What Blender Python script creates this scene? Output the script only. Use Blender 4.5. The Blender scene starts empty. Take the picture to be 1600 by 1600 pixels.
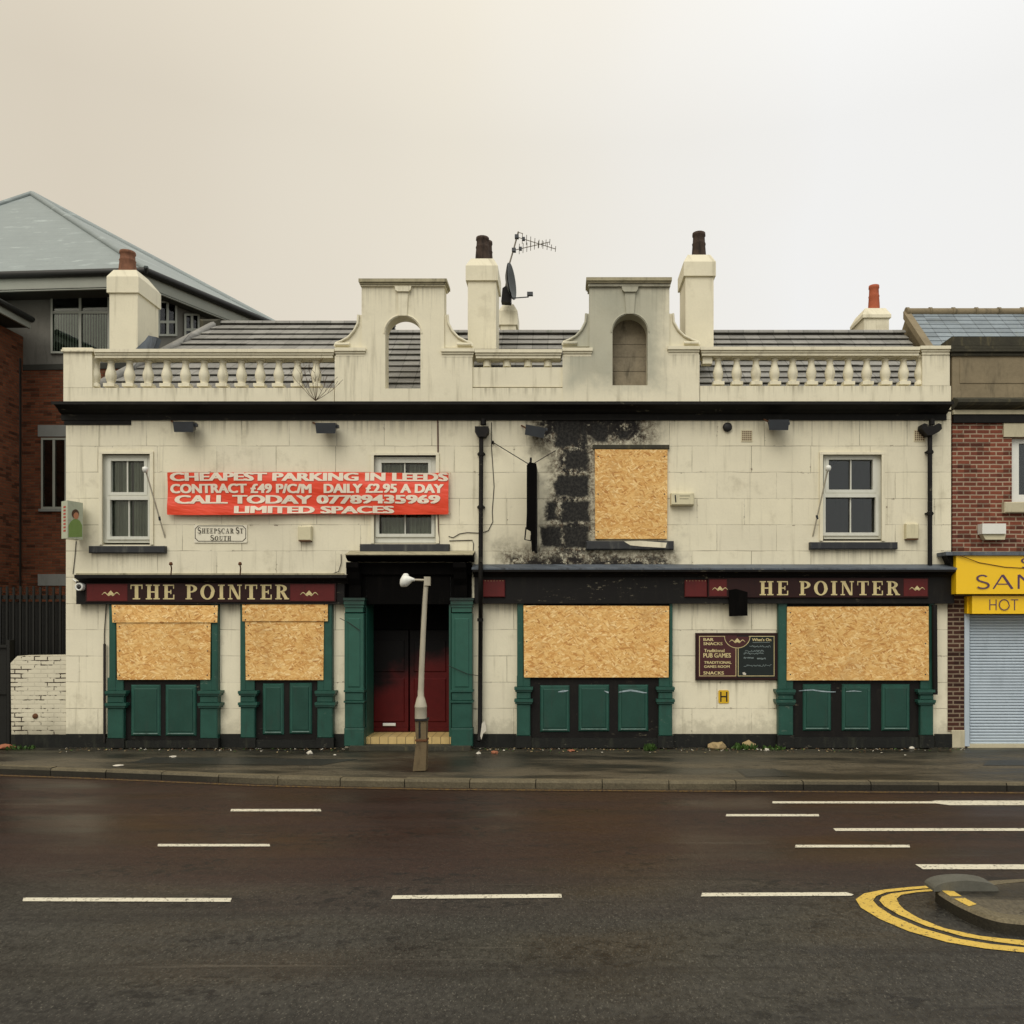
import bpy, bmesh, math, random
from mathutils import Vector, Matrix
R = math.radians
rnd = random.Random(7)
scene = bpy.context.scene
COL = scene.collection

# ------------------------------------------------------------------ camera
DIST, SC, VX, HY, EYE = 14.0, 91.0, 880.0, 960.0, 2.29      # metres to the facade, photo px per metre there, vanishing point, horizon, eye height
F = DIST * SC
cd = bpy.data.cameras.new('camera'); cam = bpy.data.objects.new('camera', cd); COL.objects.link(cam)
cam.location = (0, -DIST, EYE); cam.rotation_euler = (R(90), 0, 0)
cd.sensor_width = 36; cd.lens = 36 * F / 1600
cd.shift_x = (800 - VX) / 1600; cd.shift_y = (HY - 800) / 1600
cd.clip_start = .1; cd.clip_end = 3000
scene.camera = cam

# ------------------------------------------------------------------ world: overcast sky
SUN_EL, SUN_AZ = 48, 200      # azimuth of the sun as a compass bearing (0 = +y, 90 = +x)
w = bpy.data.worlds.new('World'); scene.world = w; w.use_nodes = True
nt = w.node_tree; N = nt.nodes; L = nt.links; N.clear()
out = N.new('ShaderNodeOutputWorld'); bg = N.new('ShaderNodeBackground'); bg.inputs['Strength'].default_value = .1
L.new(bg.outputs[0], out.inputs[0])
sky = N.new('ShaderNodeTexSky'); sky.sky_type = 'NISHITA'; sky.sun_disc = False
sky.sun_elevation = R(SUN_EL); sky.sun_rotation = R(SUN_AZ)
tc = N.new('ShaderNodeTexCoord'); sep = N.new('ShaderNodeSeparateXYZ'); L.new(tc.outputs['Generated'], sep.inputs[0])
def wmath(op, a, b=0.0, clamp=False):
    n = N.new('ShaderNodeMath'); n.operation = op; n.use_clamp = clamp
    for i, v in enumerate((a, b)):
        if isinstance(v, (int, float)): n.inputs[i].default_value = v
        else: L.new(v, n.inputs[i])
    return n.outputs[0]
wn = N.new('ShaderNodeTexNoise'); wn.inputs['Scale'].default_value = 1.5; wn.inputs['Detail'].default_value = 3
L.new(tc.outputs['Generated'], wn.inputs['Vector'])
# thinner, whiter cloud towards the east (+x), thicker and warmer in the west
az = wmath('MULTIPLY_ADD', sep.outputs['X'], 1.0); az.node.inputs[2].default_value = .45
azn = wmath('MULTIPLY_ADD', wn.outputs['Fac'], .5); L.new(wmath('SUBTRACT', az, .22), azn.node.inputs[2])
azc = wmath('MINIMUM', wmath('MAXIMUM', azn, 0.0), 1.0)
ramp = N.new('ShaderNodeValToRGB'); L.new(azc, ramp.inputs[0])
e = ramp.color_ramp.elements
e[0].position = 0; e[0].color = (.73, .655, .53, 1); e[1].position = .82; e[1].color = (.93, .925, .905, 1)
m_ = e.new(.45); m_.color = (.855, .795, .675, 1)
# brighter overhead, as every overcast sky is
up = wmath('MULTIPLY_ADD', wmath('MAXIMUM', wmath('SUBTRACT', sep.outputs['Z'], .5), 0.0), 9.0); up.node.inputs[2].default_value = 9.4
vm = N.new('ShaderNodeVectorMath'); vm.operation = 'SCALE'; L.new(ramp.outputs[0], vm.inputs[0]); L.new(up, vm.inputs['Scale'])
va = N.new('ShaderNodeVectorMath'); va.operation = 'MULTIPLY_ADD'
L.new(sky.outputs[0], va.inputs[0]); va.inputs[1].default_value = (.04, .04, .04); L.new(vm.outputs[0], va.inputs[2])
L.new(va.outputs[0], bg.inputs['Color'])

# ------------------------------------------------------------------ sun behind cloud
sd = bpy.data.lights.new('sun', 'SUN'); sun = bpy.data.objects.new('sun', sd); COL.objects.link(sun)
sd.energy = 1.7; sd.angle = R(42); sd.color = (1, .975, .93)
a = R(SUN_AZ); h = math.cos(R(SUN_EL))
sun.rotation_euler = (-Vector((math.sin(a) * h, math.cos(a) * h, math.sin(R(SUN_EL))))).to_track_quat('-Z', 'Y').to_euler()
scene.view_settings.view_transform = 'Standard'; scene.view_settings.look = 'None'
scene.view_settings.exposure = 0; scene.view_settings.gamma = 1
scene.cycles.max_bounces = 6; scene.cycles.use_denoising = True

# ------------------------------------------------------------------ photo pixel -> place
def S(y): return F / (DIST + y)
def X(px, y=0.0): return (px - VX) / S(y)
def Z(py, y=0.0): return EYE + (HY - py) / S(y)
def P(px, py, y=0.0): return (X(px, y), y, Z(py, y))
def G(px, py, z=0.0):
    s = (py - HY) / (EYE - z); return (X(px, F / s - DIST), F / s - DIST, z)

# ------------------------------------------------------------------ node helper
def lin(r, g, b):
    f = lambda v: (v / 255 / 12.92) if v / 255 <= .04045 else ((v / 255 + .055) / 1.055) ** 2.4
    return (f(r), f(g), f(b), 1)
class Mat:
    def __init__(s, name, rough=.7, spec=.4):
        s.m = bpy.data.materials.new(name); s.m.use_nodes = True; s.t = s.m.node_tree
        s.b = s.t.nodes['Principled BSDF']; s.b.inputs['Roughness'].default_value = rough
        s.b.inputs['Specular IOR Level'].default_value = spec; s._p = None
    def put(s, sock, v):
        if isinstance(v, bpy.types.NodeSocket): s.t.links.new(v, sock)
        else:
            try: sock.default_value = v
            except (TypeError, ValueError): sock.default_value = tuple(v)[:3]
    def n(s, typ, **kw):
        x = s.t.nodes.new(typ)
        for k, v in kw.items(): setattr(x, k, v)
        return x
    def pos(s):
        if s._p is None:
            g = s.n('ShaderNodeNewGeometry'); q = s.n('ShaderNodeSeparateXYZ'); s.t.links.new(g.outputs['Position'], q.inputs[0])
            s._p = (q.outputs[0], q.outputs[1], q.outputs[2], g.outputs['Position'], g.outputs['Normal'])
        return s._p
    def math(s, op, a, b=0.0, c=0.0, clamp=False):
        x = s.n('ShaderNodeMath', operation=op, use_clamp=clamp)
        for i, v in enumerate((a, b, c)): s.put(x.inputs[i], v)
        return x.outputs[0]
    def vec(s, x, y, z=0.0):
        c = s.n('ShaderNodeCombineXYZ')
        for i, v in enumerate((x, y, z)): s.put(c.inputs[i], v)
        return c.outputs[0]
    def scl(s, v, k):
        x = s.n('ShaderNodeVectorMath', operation='MULTIPLY'); s.put(x.inputs[0], v); s.put(x.inputs[1], k); return x.outputs[0]
    def noise(s, vec, scale, detail=4, rough=.55, out='Fac'):
        x = s.n('ShaderNodeTexNoise'); s.put(x.inputs['Vector'], vec)
        x.inputs['Scale'].default_value = scale; x.inputs['Detail'].default_value = detail; x.inputs['Roughness'].default_value = rough
        return x.outputs[out]
    def step(s, v, a, b):            # smooth 0..1 as v goes a -> b
        x = s.n('ShaderNodeMapRange', interpolation_type='SMOOTHSTEP'); s.put(x.inputs[0], v)
        if a <= b: x.inputs[1].default_value = a; x.inputs[2].default_value = b
        else: x.inputs[1].default_value = b; x.inputs[2].default_value = a; x.inputs[3].default_value = 1; x.inputs[4].default_value = 0
        return x.outputs[0]
    def mix(s, f, a, b, mode='MIX'):
        x = s.n('ShaderNodeMix', data_type='RGBA', blend_type=mode)
        s.put(x.inputs[0], f); s.put(x.inputs[6], a); s.put(x.inputs[7], b); return x.outputs[2]
    def mul(s, c, k): return s.mix(1.0, c, s.grey(k), 'MULTIPLY')
    def grey(s, v): return s.vec(v, v, v)
    def color(s, c): s.put(s.b.inputs['Base Color'], c); return s
    def rough(s, v): s.put(s.b.inputs['Roughness'], v); return s
    def bump(s, h, strength=.4, dist=.01):
        x = s.n('ShaderNodeBump'); x.inputs['Strength'].default_value = strength; x.inputs['Distance'].default_value = dist
        s.put(x.inputs['Height'], h); s.t.links.new(x.outputs[0], s.b.inputs['Normal']); return s
    def uv(s):                       # wall coordinates: along, up
        x, y, z, p, n = s.pos(); return s.math('ADD', x, y), z

def plain(name, c, rough=.6, var=.25, scale=6, spec=.4, dirt=None, dirt_amt=.35, bump=.0, fleck=None):
    m = Mat(name, rough, spec); p = m.pos()[3]
    n1 = m.noise(p, scale, 5); n2 = m.noise(p, scale * 7, 3)
    k = m.math('MULTIPLY_ADD', n1, var * 2, 1 - var); k = m.math('MULTIPLY', k, m.math('MULTIPLY_ADD', n2, var, 1 - var / 2))
    col = m.mul(c, k)
    if dirt is not None:
        u, z = m.uv(); d = m.noise(m.vec(m.math('MULTIPLY', u, 5), m.math('MULTIPLY', z, .9), 3.0), 1.6, 6, .65)
        col = m.mix(m.math('MULTIPLY', m.step(d, .5, .75), dirt_amt), col, dirt)
    if fleck is not None:
        fk = m.math('MULTIPLY', m.step(m.noise(m.scl(p, (.5, 1, 1.5)), 13, 5, .72), .61, .66), m.step(m.noise(p, .9, 3), .5, .62))
        col = m.mix(m.math('MULTIPLY', fk, .8), col, fleck)
    m.color(col); m.rough(m.math('MULTIPLY_ADD', n1, .25, rough - .12))
    if bump: m.bump(n2, bump, .01)
    return m.m

MT = {}
# --- cream painted render, scored into blocks (with or without the burnt patch)
def boxdist(m, u, z, bx):
    cx, cz, hx, hz = bx
    dx = m.math('SUBTRACT', m.math('ABSOLUTE', m.math('SUBTRACT', u, cx)), hx)
    dz = m.math('SUBTRACT', m.math('ABSOLUTE', m.math('SUBTRACT', z, cz)), hz)
    return m.math('MAXIMUM', dx, dz)
def pxbox(x0, y0, x1, y1):
    return ((X(x0) + X(x1)) / 2, (Z(y0) + Z(y1)) / 2, (X(x1) - X(x0)) / 2, (Z(y0) - Z(y1)) / 2)
RUNS_WALL = [(X(100), X(1487), Z(657), .35), (X(138), X(257), Z(864), .4), (X(1266), X(1403), Z(858), .4), (X(562), X(702), Z(862), .2), (X(465), X(486), Z(844), .35), (X(1416), X(1436), Z(842), .35), (X(108), X(540), Z(944), .3), (X(740), X(1480), Z(943), .35), (X(1087), X(1216), Z(1063), .3)]
RUNS_TRIM = [(X(99), X(522), Z(606), .2), (X(738), X(879), Z(606), .2), (X(1094), X(1486), Z(603), .2), (X(523), X(571), Z(557), .35), (X(689), X(741), Z(558), .3), (X(878), X(926), Z(557), .35), (X(1043), X(1094), Z(555), .3), (X(1441), X(1484), Z(554), .3), (X(99), X(144), Z(549), .3), (X(560), X(700), Z(447), .5), (X(915), X(1050), Z(447), .6)]
def cream(name, burnt=False, joints=True, gable=False, base=(222, 215, 189)):
    m = Mat(name, .75, .25); x, y, z, p, nn = m.pos(); u, _ = m.uv()
    STREAK, BLOT, RUNS = (.30, .28, RUNS_WALL) if joints else (.36, .22, RUNS_TRIM)
    wob = m.noise(p, 1.3, 2)
    n_big = m.noise(p, .45, 4); n_mid = m.noise(p, 3.2, 5, .6); n_fine = m.noise(p, 26, 4, .6)
    k = m.math('MULTIPLY_ADD', n_big, .26, .90); k = m.math('MULTIPLY', k, m.math('MULTIPLY_ADD', n_mid, .14, .93))
    k = m.math('MULTIPLY', k, m.math('MULTIPLY_ADD', n_fine, .10, .95))
    col = m.mul(lin(*base), k)
    # each block its own faint tint
    if joints:
        v2 = m.math('ADD', m.math('SUBTRACT', z, .2243 - .4505 * 4), m.math('MULTIPLY_ADD', wob, .03, -.015))
        u2 = m.math('ADD', m.math('ADD', u, 30.0), m.math('MULTIPLY_ADD', n_mid, .02, -.01))
        bt = m.n('ShaderNodeTexBrick', offset=.42, offset_frequency=2, squash=.8, squash_frequency=3)
        m.put(bt.inputs['Vector'], m.vec(u2, v2, 0.0)); bt.inputs['Scale'].default_value = 1
        bt.inputs['Brick Width'].default_value = 1.02; bt.inputs['Row Height'].default_value = .4505
        bt.inputs['Mortar Size'].default_value = .007; bt.inputs['Mortar Smooth'].default_value = .5
        bt.inputs['Color1'].default_value = (.975, .975, .98, 1); bt.inputs['Color2'].default_value = (1.02, 1.02, 1.01, 1); bt.inputs['Mortar'].default_value = (.9, .9, .9, 1)
        col = m.mix(1.0, col, bt.outputs['Color'], 'MULTIPLY')
        jn = m.math('MULTIPLY', bt.outputs['Fac'], m.step(m.noise(p, 1.7, 5, .65), .34, .66))
        col = m.mix(m.math('MULTIPLY', jn, .72), col, lin(104, 92, 70))
        b2 = m.n('ShaderNodeTexBrick', offset=.42, offset_frequency=2, squash=.8, squash_frequency=3)
        m.put(b2.inputs['Vector'], m.vec(u2, v2, 0.0)); b2.inputs['Scale'].default_value = 1; b2.inputs['Brick Width'].default_value = 1.02; b2.inputs['Row Height'].default_value = .4505
        b2.inputs['Mortar Size'].default_value = .022; b2.inputs['Mortar Smooth'].default_value = .3
        jc = m.math('MULTIPLY', b2.outputs['Fac'], m.math('MULTIPLY', m.step(m.noise(m.scl(p, (1, 1, 1.6)), 7, 5, .7), .58, .63), m.step(m.noise(p, 1.3, 3), .46, .56)))
        col = m.mix(m.math('MULTIPLY', jc, .8), col, lin(98, 84, 66))
    # run-down streaks and chips of lost paint
    st = m.noise(m.vec(m.math('MULTIPLY', u, 9.0), m.math('MULTIPLY', z, .55), m.math('MULTIPLY', y, 2.0)), 1.0, 5, .65)
    col = m.mix(m.math('MULTIPLY', m.step(st, .52, .76), STREAK), col, lin(120, 110, 82))
    blot = m.noise(p, 1.9, 6, .68); col = m.mix(m.math('MULTIPLY', m.step(blot, .54, .70), BLOT), col, lin(150, 140, 112))
    # dirt that has run off the cornice and the sills
    runs = m.noise(m.vec(m.math('MULTIPLY', u, 16.0), m.math('MULTIPLY', z, .25), 0.0), 1.0, 4, .6)
    for q in RUNS:
        fall = m.math('MULTIPLY', m.math('MULTIPLY', m.step(z, q[2] - q[3], q[2]), m.step(z, q[2] + .02, q[2])), m.math('MULTIPLY', m.step(u, q[0] - .02, q[0] + .05), m.step(u, q[1] + .02, q[1] - .05)))
        col = m.mix(m.math('MULTIPLY', fall, m.math('MULTIPLY', m.step(runs, .44, .74), .5)), col, lin(104, 98, 78))
    chip = m.math('MULTIPLY', m.step(m.noise(p, 11, 5, .7), .70, .74), m.step(m.noise(p, .9, 3), .5, .62))
    col = m.mix(m.math('MULTIPLY', chip, .85), col, lin(96, 80, 62))
    # splash-back dirt just above the pavement and under the black cornice
    low = m.math('MULTIPLY', m.step(m.math('MULTIPLY_ADD', m.noise(p, 6, 5, .7), -.9, z), .12, -.2), .32)
    col = m.mix(low, col, lin(96, 92, 72))
    bh = m.math('MULTIPLY_ADD', n_fine, .35, n_mid)
    if gable:
        # the right-hand gable has lost its paint: bare grey stone in drifting patches
        g1 = m.noise(p, 1.6, 5, .62)
        mask = m.math('MULTIPLY', m.step(m.math('MULTIPLY_ADD', g1, .9, u), X(925) + .22, X(905) + .1), 0.0)
        d1 = boxdist(m, m.math('ADD', u, m.math('MULTIPLY_ADD', g1, .7, -.35)), m.math('ADD', z, m.math('MULTIPLY_ADD', n_mid, .6, -.3)), (X(958), Z(522), .80, .85))
        mask = m.step(d1, .30, -.22)
        grey = m.mix(n_mid, lin(120, 122, 108), lin(178, 178, 160))
        col = m.mix(m.math('MULTIPLY', mask, m.math('MULTIPLY_ADD', g1, .7, .35)), col, grey)
        d2 = boxdist(m, m.math('ADD', u, m.math('MULTIPLY_ADD', g1, 1.0, -.5)), z, (X(985), Z(440), .8, .12))
        col = m.mix(m.math('MULTIPLY', m.step(d2, .1, -.1), .6), col, lin(88, 84, 72))
    if burnt:
        dn = m.noise(p, 7, 5, .65); dn2 = m.noise(p, 2.0, 4, .6)
        du = m.math('ADD', x, m.math('MULTIPLY_ADD', dn, .24, -.12)); dv = m.math('ADD', z, m.math('MULTIPLY_ADD', m.noise(m.scl(p, (1.0, 1.0, 1.0)), 6.0, 5, .65, 'Color'), .22, -.11))
        boxes = [(868, 656, 905, 698), (882, 703, 919, 733), (867, 742, 920, 776), (877, 783, 921, 816), (853, 784, 869, 813),
                 (846, 822, 878, 855), (881, 821, 920, 856), (908, 664, 916, 700), (926, 662, 948, 690), (965, 674, 982, 686)]
        d = None
        for b in boxes:
            q = boxdist(m, du, dv, pxbox(*b)); d = q if d is None else m.math('MINIMUM', d, q)
        area = boxdist(m, m.math('ADD', x, m.math('MULTIPLY_ADD', dn2, .8, -.4)), m.math('ADD', z, m.math('MULTIPLY_ADD', dn2, -.5, .25)), pxbox(868, 655, 922, 870))
        top = boxdist(m, m.math('ADD', x, m.math('MULTIPLY_ADD', dn2, .8, -.4)), m.math('ADD', z, m.math('MULTIPLY_ADD', dn, .3, -.15)), pxbox(845, 640, 1010, 688))
        low_ = boxdist(m, m.math('ADD', x, m.math('MULTIPLY_ADD', dn2, 1.2, -.6)), m.math('ADD', z, m.math('MULTIPLY_ADD', dn2, .5, -.25)), pxbox(800, 868, 1030, 892))
        allc = m.math('MINIMUM', m.math('MINIMUM', area, top), low_)
        soot = m.math('MULTIPLY', m.step(allc, .50, -.05), m.math('MULTIPLY_ADD', m.step(dn, .3, .7), .6, .28))
        col = m.mix(soot, col, lin(92, 88, 74))
        # paint blistered away round the hottest stones: brown stone and white flakes
        ring = m.step(allc, .24, -.06)
        fl = m.noise(p, 19, 6, .75)
        col = m.mix(m.math('MULTIPLY', ring, m.step(fl, .48, .54)), col, lin(92, 78, 62))
        col = m.mix(m.math('MULTIPLY', m.step(allc, .06, -.16), m.step(m.noise(p, 8, 6, .75), .45, .51)), col, lin(30, 27, 25))
        col = m.mix(m.math('MULTIPLY', ring, m.math('MULTIPLY', m.step(m.noise(p, 12, 6, .75), .54, .60), .9)), col, lin(204, 198, 174))
        col = m.mix(m.math('MULTIPLY', m.step(low_, .12, -.12), m.step(m.noise(m.scl(p, (.6, 1, 1)), 7, 6, .72), .49, .54)), col, lin(34, 30, 27))
        col = m.mix(m.math('MULTIPLY', m.step(top, .08, -.14), m.math('MULTIPLY', m.step(dn, .38, .5), .95)), col, lin(26, 23, 21))
        blk = m.step(d, .04, -.035)
        char = m.mix(m.step(m.noise(p, 24, 5, .7), .35, .72), lin(20, 19, 18), lin(58, 56, 51))
        col = m.mix(blk, col, char)
        bh = m.math('MULTIPLY_ADD', blk, -1.2, m.math('MULTIPLY_ADD', fl, m.math('MULTIPLY', ring, 1.5), bh))
    if burnt:
        bz = boxdist(m, m.math('ADD', x, m.math('MULTIPLY_ADD', dn2, .6, -.3)), z, pxbox(1000, 640, 1060, 900))
    if joints: bh = m.math('MULTIPLY_ADD', jn, -1.5, bh)
    m.color(col); m.bump(bh, .35, .012)
    return m.m
MT['cream'] = cream('cream_render')
MT['burnt'] = cream('cream_render_burnt', burnt=True)
MT['trim'] = cream('cream_trim', joints=False)
MT['gable'] = cream('cream_gable', joints=False, gable=True)
MT['black'] = plain('black_gloss_paint', lin(21, 19, 17), .6, .4, 5, .2, lin(48, 44, 36), .35, .15, lin(110, 104, 86))
MT['cornice'] = plain('black_cornice_paint', lin(23, 22, 19), .65, .35, 4, .2, lin(46, 44, 36), .3, .2, lin(96, 92, 76))
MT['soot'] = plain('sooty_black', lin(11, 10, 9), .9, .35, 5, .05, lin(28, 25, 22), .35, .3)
MT['plinth'] = plain('plinth_black', lin(25, 26, 23), .6, .45, 5, .25, lin(66, 68, 54), .45, .3, lin(120, 116, 98))
MT['pale_streak'] = plain('painted_sheen_edge', lin(112, 134, 126), .6, .5, 30, .3, lin(40, 66, 58), .8)  # highlight painted as a pale strip along the foot of each panel
MT['sheen'] = plain('pale_painted_sheen', lin(150, 166, 170), .6, .35, 25, .3, lin(60, 84, 84), .7)  # pale colour standing in for wet glints on the green panels
MT['green'] = plain('green_gloss_paint', lin(33, 76, 64), .42, .28, 5, .4, lin(36, 52, 44), .55, .12, lin(96, 112, 98))
MT['greenp'] = plain('green_panel_paint', lin(27, 66, 55), .40, .28, 3, .4, lin(46, 58, 50), .4, .1)
MT['white'] = plain('white_upvc', lin(206, 206, 192), .35, .08, 3, .5, lin(150, 146, 120), .3)
MT['sill'] = plain('slate_black_sill', lin(34, 36, 38), .55, .35, 6, .5, lin(120, 120, 108), .5, .2)
MT['stone'] = plain('weathered_sandstone', lin(132, 120, 96), .85, .3, 2.5, .2, lin(70, 66, 54), .6, .4)
MT['mason'] = plain('grey_brown_masonry', lin(138, 128, 108), .9, .4, 4, .15, lin(66, 62, 52), .75, .6)
MT['stonedark'] = plain('blackened_stone', lin(62, 60, 50), .85, .4, 5, .2, lin(112, 104, 76), .7, .5)
MT['stonepale'] = plain('pale_stone_lintel', lin(188, 180, 152), .8, .15, 5, .2, lin(120, 114, 92), .3, .2)
MT['concrete'] = plain('grey_concrete_lintel', lin(134, 136, 130), .8, .15, 4, .2, lin(84, 84, 76), .3, .2)
MT['flood'] = plain('dark_floodlight_metal', lin(46, 50, 54), .4, .2, 9, .5)
MT['lead'] = plain('lead_flashing', lin(88, 95, 102), .6, .5, 5, .35, lin(38, 38, 36), .85, .5, lin(150, 148, 134))
MT['terra'] = plain('terracotta', lin(170, 92, 64), .8, .25, 8, .2, lin(90, 56, 44), .5, .3)
MT['pot'] = plain('sooty_chimney_pot', lin(74, 62, 54), .9, .45, 9, .15, lin(34, 31, 28), .85, .4)
MT['oldpot'] = plain('dull_brown_pot', lin(124, 86, 66), .85, .4, 9, .2, lin(70, 52, 42), .7, .4)
MT['coping'] = plain('dirty_cream_coping', lin(166, 158, 130), .85, .3, 6, .2, lin(62, 58, 46), .7, .4, lin(70, 66, 52))
MT['lampwhite'] = plain('lamp_white', lin(222, 222, 212), .35, .06, 5, .5)
MT['galv'] = plain('painted_grey_steel', lin(170, 163, 143), .5, .14, 9, .45, lin(116, 104, 84), .55, .1)
MT['concretepost'] = plain('rusty_post_base', lin(104, 90, 66), .8, .35, 9, .25, lin(54, 42, 30), .7, .4)
MT['rust'] = plain('rusty_iron', lin(98, 66, 44), .85, .4, 9, .2)
MT['gold'] = plain('cream_gold_lettering', lin(206, 190, 138), .45, .15, 14, .4, lin(120, 104, 66), .5)
MT['maroon'] = plain('maroon_sign_paint', lin(88, 24, 22), .5, .25, 5, .3, lin(48, 20, 17), .4)
MT['dkmaroon'] = plain('dark_maroon_sign_paint', lin(42, 18, 15), .5, .3, 5, .25, lin(20, 13, 11), .55)
MT['boardmaroon'] = plain('notice_board_maroon', lin(66, 22, 22), .4, .15, 5, .5)
MT['blackboard'] = plain('blackboard_face', lin(34, 40, 38), .7, .2, 5, .2)
MT['chalk'] = plain('chalk_writing', lin(126, 138, 136), .9, .3, 20, .1)
MT['yellow'] = plain('yellow_sign_vinyl', lin(242, 196, 20), .35, .05, 2, .5)
MT['yellowh'] = plain('yellow_hydrant_plate', lin(206, 166, 30), .45, .15, 12, .4)
MT['violet'] = plain('purple_sign_lettering', lin(84, 58, 84), .5, .1, 9, .4)
MT['blackink'] = plain('black_lettering', lin(22, 20, 18), .5, .2, 15, .4)
MT['greyblack'] = plain('worn_black_lettering', lin(64, 58, 46), .7, .3, 30, .2)
MT['shutter'] = plain('galvanised_shutter', lin(176, 188, 196), .42, .1, 2, .5, lin(120, 132, 140), .25)
MT['brickdoor'] = None
MT['vent'] = plain('pale_terracotta_vent', lin(212, 202, 170), .8, .15, 12, .2)
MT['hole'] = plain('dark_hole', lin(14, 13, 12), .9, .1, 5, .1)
MT['ivory'] = plain('ivory_plastic', lin(206, 198, 164), .45, .1, 7, .4, lin(130, 124, 100), .4)
MT['paper'] = plain('pale_litter', lin(200, 194, 178), .7, .2, 30, .2)
MT['orange'] = plain('orange_litter', lin(150, 96, 70), .8, .35, 30, .2)
MT['rubble'] = plain('pale_brown_rubble', lin(160, 140, 102), .85, .45, 22, .2, None, 0, .6)
MT['leaf'] = plain('weed_leaf', lin(58, 84, 34), .6, .4, 12, .3)
MT['twig'] = plain('dry_twig', lin(84, 66, 48), .85, .3, 12, .1)
MT['cable'] = plain('black_cable', lin(38, 34, 30), .6, .2, 12, .3)
MT['crack'] = plain('rust_brown_cable', lin(84, 52, 42), .7, .3, 12, .3)
MT['curtain'] = plain('grey_net_curtain', lin(176, 174, 152), .9, .2, 9, .1)
MT['blind'] = plain('vertical_blind', lin(150, 158, 140), .8, .15, 9, .2)
MT['fence'] = plain('dark_green_fence_paint', lin(26, 26, 22), .6, .3, 7, .3)
MT['fascia'] = plain('pale_grey_fascia', lin(150, 152, 140), .6, .12, 4, .3)
MT['islandblock'] = plain('worn_grey_block', lin(92, 91, 82), .85, .3, 8, .2, lin(58, 57, 50), .5, .4)
MT['soffit'] = plain('dark_soffit', lin(60, 60, 54), .8, .2, 4, .2)
MT['render'] = plain('grey_render_wall', lin(108, 106, 98), .85, .2, 3, .2, lin(70, 70, 64), .4)
MT['gutter'] = plain('dark_gutter', lin(34, 34, 30), .5, .25, 7, .4)
MT['dishgrey'] = plain('dish_grey', lin(72, 76, 72), .5, .25, 9, .4)
MT['alu'] = plain('aerial_alloy', lin(120, 112, 96), .5, .2, 12, .5)
MT['skin'] = plain('printed_skin_tone', lin(190, 130, 96), .5, .1, 9, .3)
MT['hair'] = plain('printed_brown', lin(84, 60, 44), .5, .2, 9, .3)
MT['printgreen'] = plain('printed_green', lin(124, 150, 82), .5, .12, 9, .3)
MT['lightbox'] = plain('lightbox_acrylic', lin(184, 190, 166), .3, .1, 6, .5, lin(120, 128, 106), .3)
MT['printred'] = plain('printed_red', lin(178, 70, 56), .5, .15, 9, .3)
MT['tile'] = None

def brick(name, c1, c2, mortar, dark=.0, paint=None, ms=.011):
    m = Mat(name, .85, .2); u, z = m.uv(); p = m.pos()[3]
    wob = m.noise(p, 5, 3)
    bt = m.n('ShaderNodeTexBrick', offset=.5)
    m.put(bt.inputs['Vector'], m.vec(m.math('ADD', u, m.math('MULTIPLY_ADD', wob, .02, 40)), m.math('ADD', z, m.math('MULTIPLY_ADD', wob, .012, 3.0)), 0.0))
    bt.inputs['Scale'].default_value = 1; bt.inputs['Brick Width'].default_value = .225; bt.inputs['Row Height'].default_value = .075
    bt.inputs['Mortar Size'].default_value = ms; bt.inputs['Mortar Smooth'].default_value = .35; bt.inputs['Bias'].default_value = -.1
    bt.inputs['Color1'].default_value = c1; bt.inputs['Color2'].default_value = c2; bt.inputs['Mortar'].default_value = mortar
    # soot-darkened individual bricks
    cell = m.n('ShaderNodeTexWhiteNoise', noise_dimensions='2D')
    row = m.math('FLOOR', m.math('DIVIDE', m.math('ADD', z, 3.0), .075))
    colx = m.math('FLOOR', m.math('DIVIDE', m.math('ADD', m.math('ADD', u, 40.0), m.math('MULTIPLY', m.math('MODULO', row, 2.0), .1125)), .225))
    m.put(cell.inputs['Vector'], m.vec(colx, row, 0.0))
    k = m.math('MULTIPLY_ADD', m.step(cell.outputs['Value'], .7, 1.0), -.55, 1.0)
    k = m.math('MULTIPLY', k, m.math('MULTIPLY_ADD', m.noise(p, 1.1, 5, .6), .6, .7))
    k = m.math('MULTIPLY', k, m.math('MULTIPLY_ADD', m.noise(p, 30, 3), .3, .85))
    col = m.mul(bt.outputs['Color'], k)
    h = bt.outputs['Fac']
    if paint is not None:
        worn = m.math('MULTIPLY', m.step(m.math('MULTIPLY_ADD', h, .16, m.noise(m.scl(p, (1, 1, 2.2)), 2.6, 6, .72)), .67, .72), 1.0)
        k2 = m.math('MULTIPLY_ADD', m.noise(p, 4, 5, .6), .3, .84)
        pc = m.mul(paint, k2); pc = m.mix(m.math('MULTIPLY', h, .14), pc, lin(100, 90, 70))
        low = m.math('MULTIPLY', m.step(m.math('MULTIPLY_ADD', m.noise(p, 3, 4), -.6, z), .3, -.2), .5)
        pc = m.mix(low, pc, lin(90, 84, 64))
        col = m.mix(worn, pc, m.mul(lin(70, 56, 44), m.math('MULTIPLY_ADD', h, -.4, 1.0)))
        h = m.math('MULTIPLY', h, m.math('MULTIPLY_ADD', worn, .9, .3))
    m.color(col); m.bump(m.math('MULTIPLY', h, -1.0), .6, .012)
    return m.m
MT['brickred'] = brick('red_brick', lin(126, 70, 52), lin(98, 54, 43), lin(160, 140, 118), ms=.013)
MT['brickdark'] = brick('dark_brown_brick', lin(78, 48, 38), lin(52, 34, 30), lin(134, 118, 98), ms=.014)
MT['brickleft'] = brick('shaded_brown_brick', lin(122, 70, 46), lin(92, 54, 38), lin(92, 72, 54), ms=.012)
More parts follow.
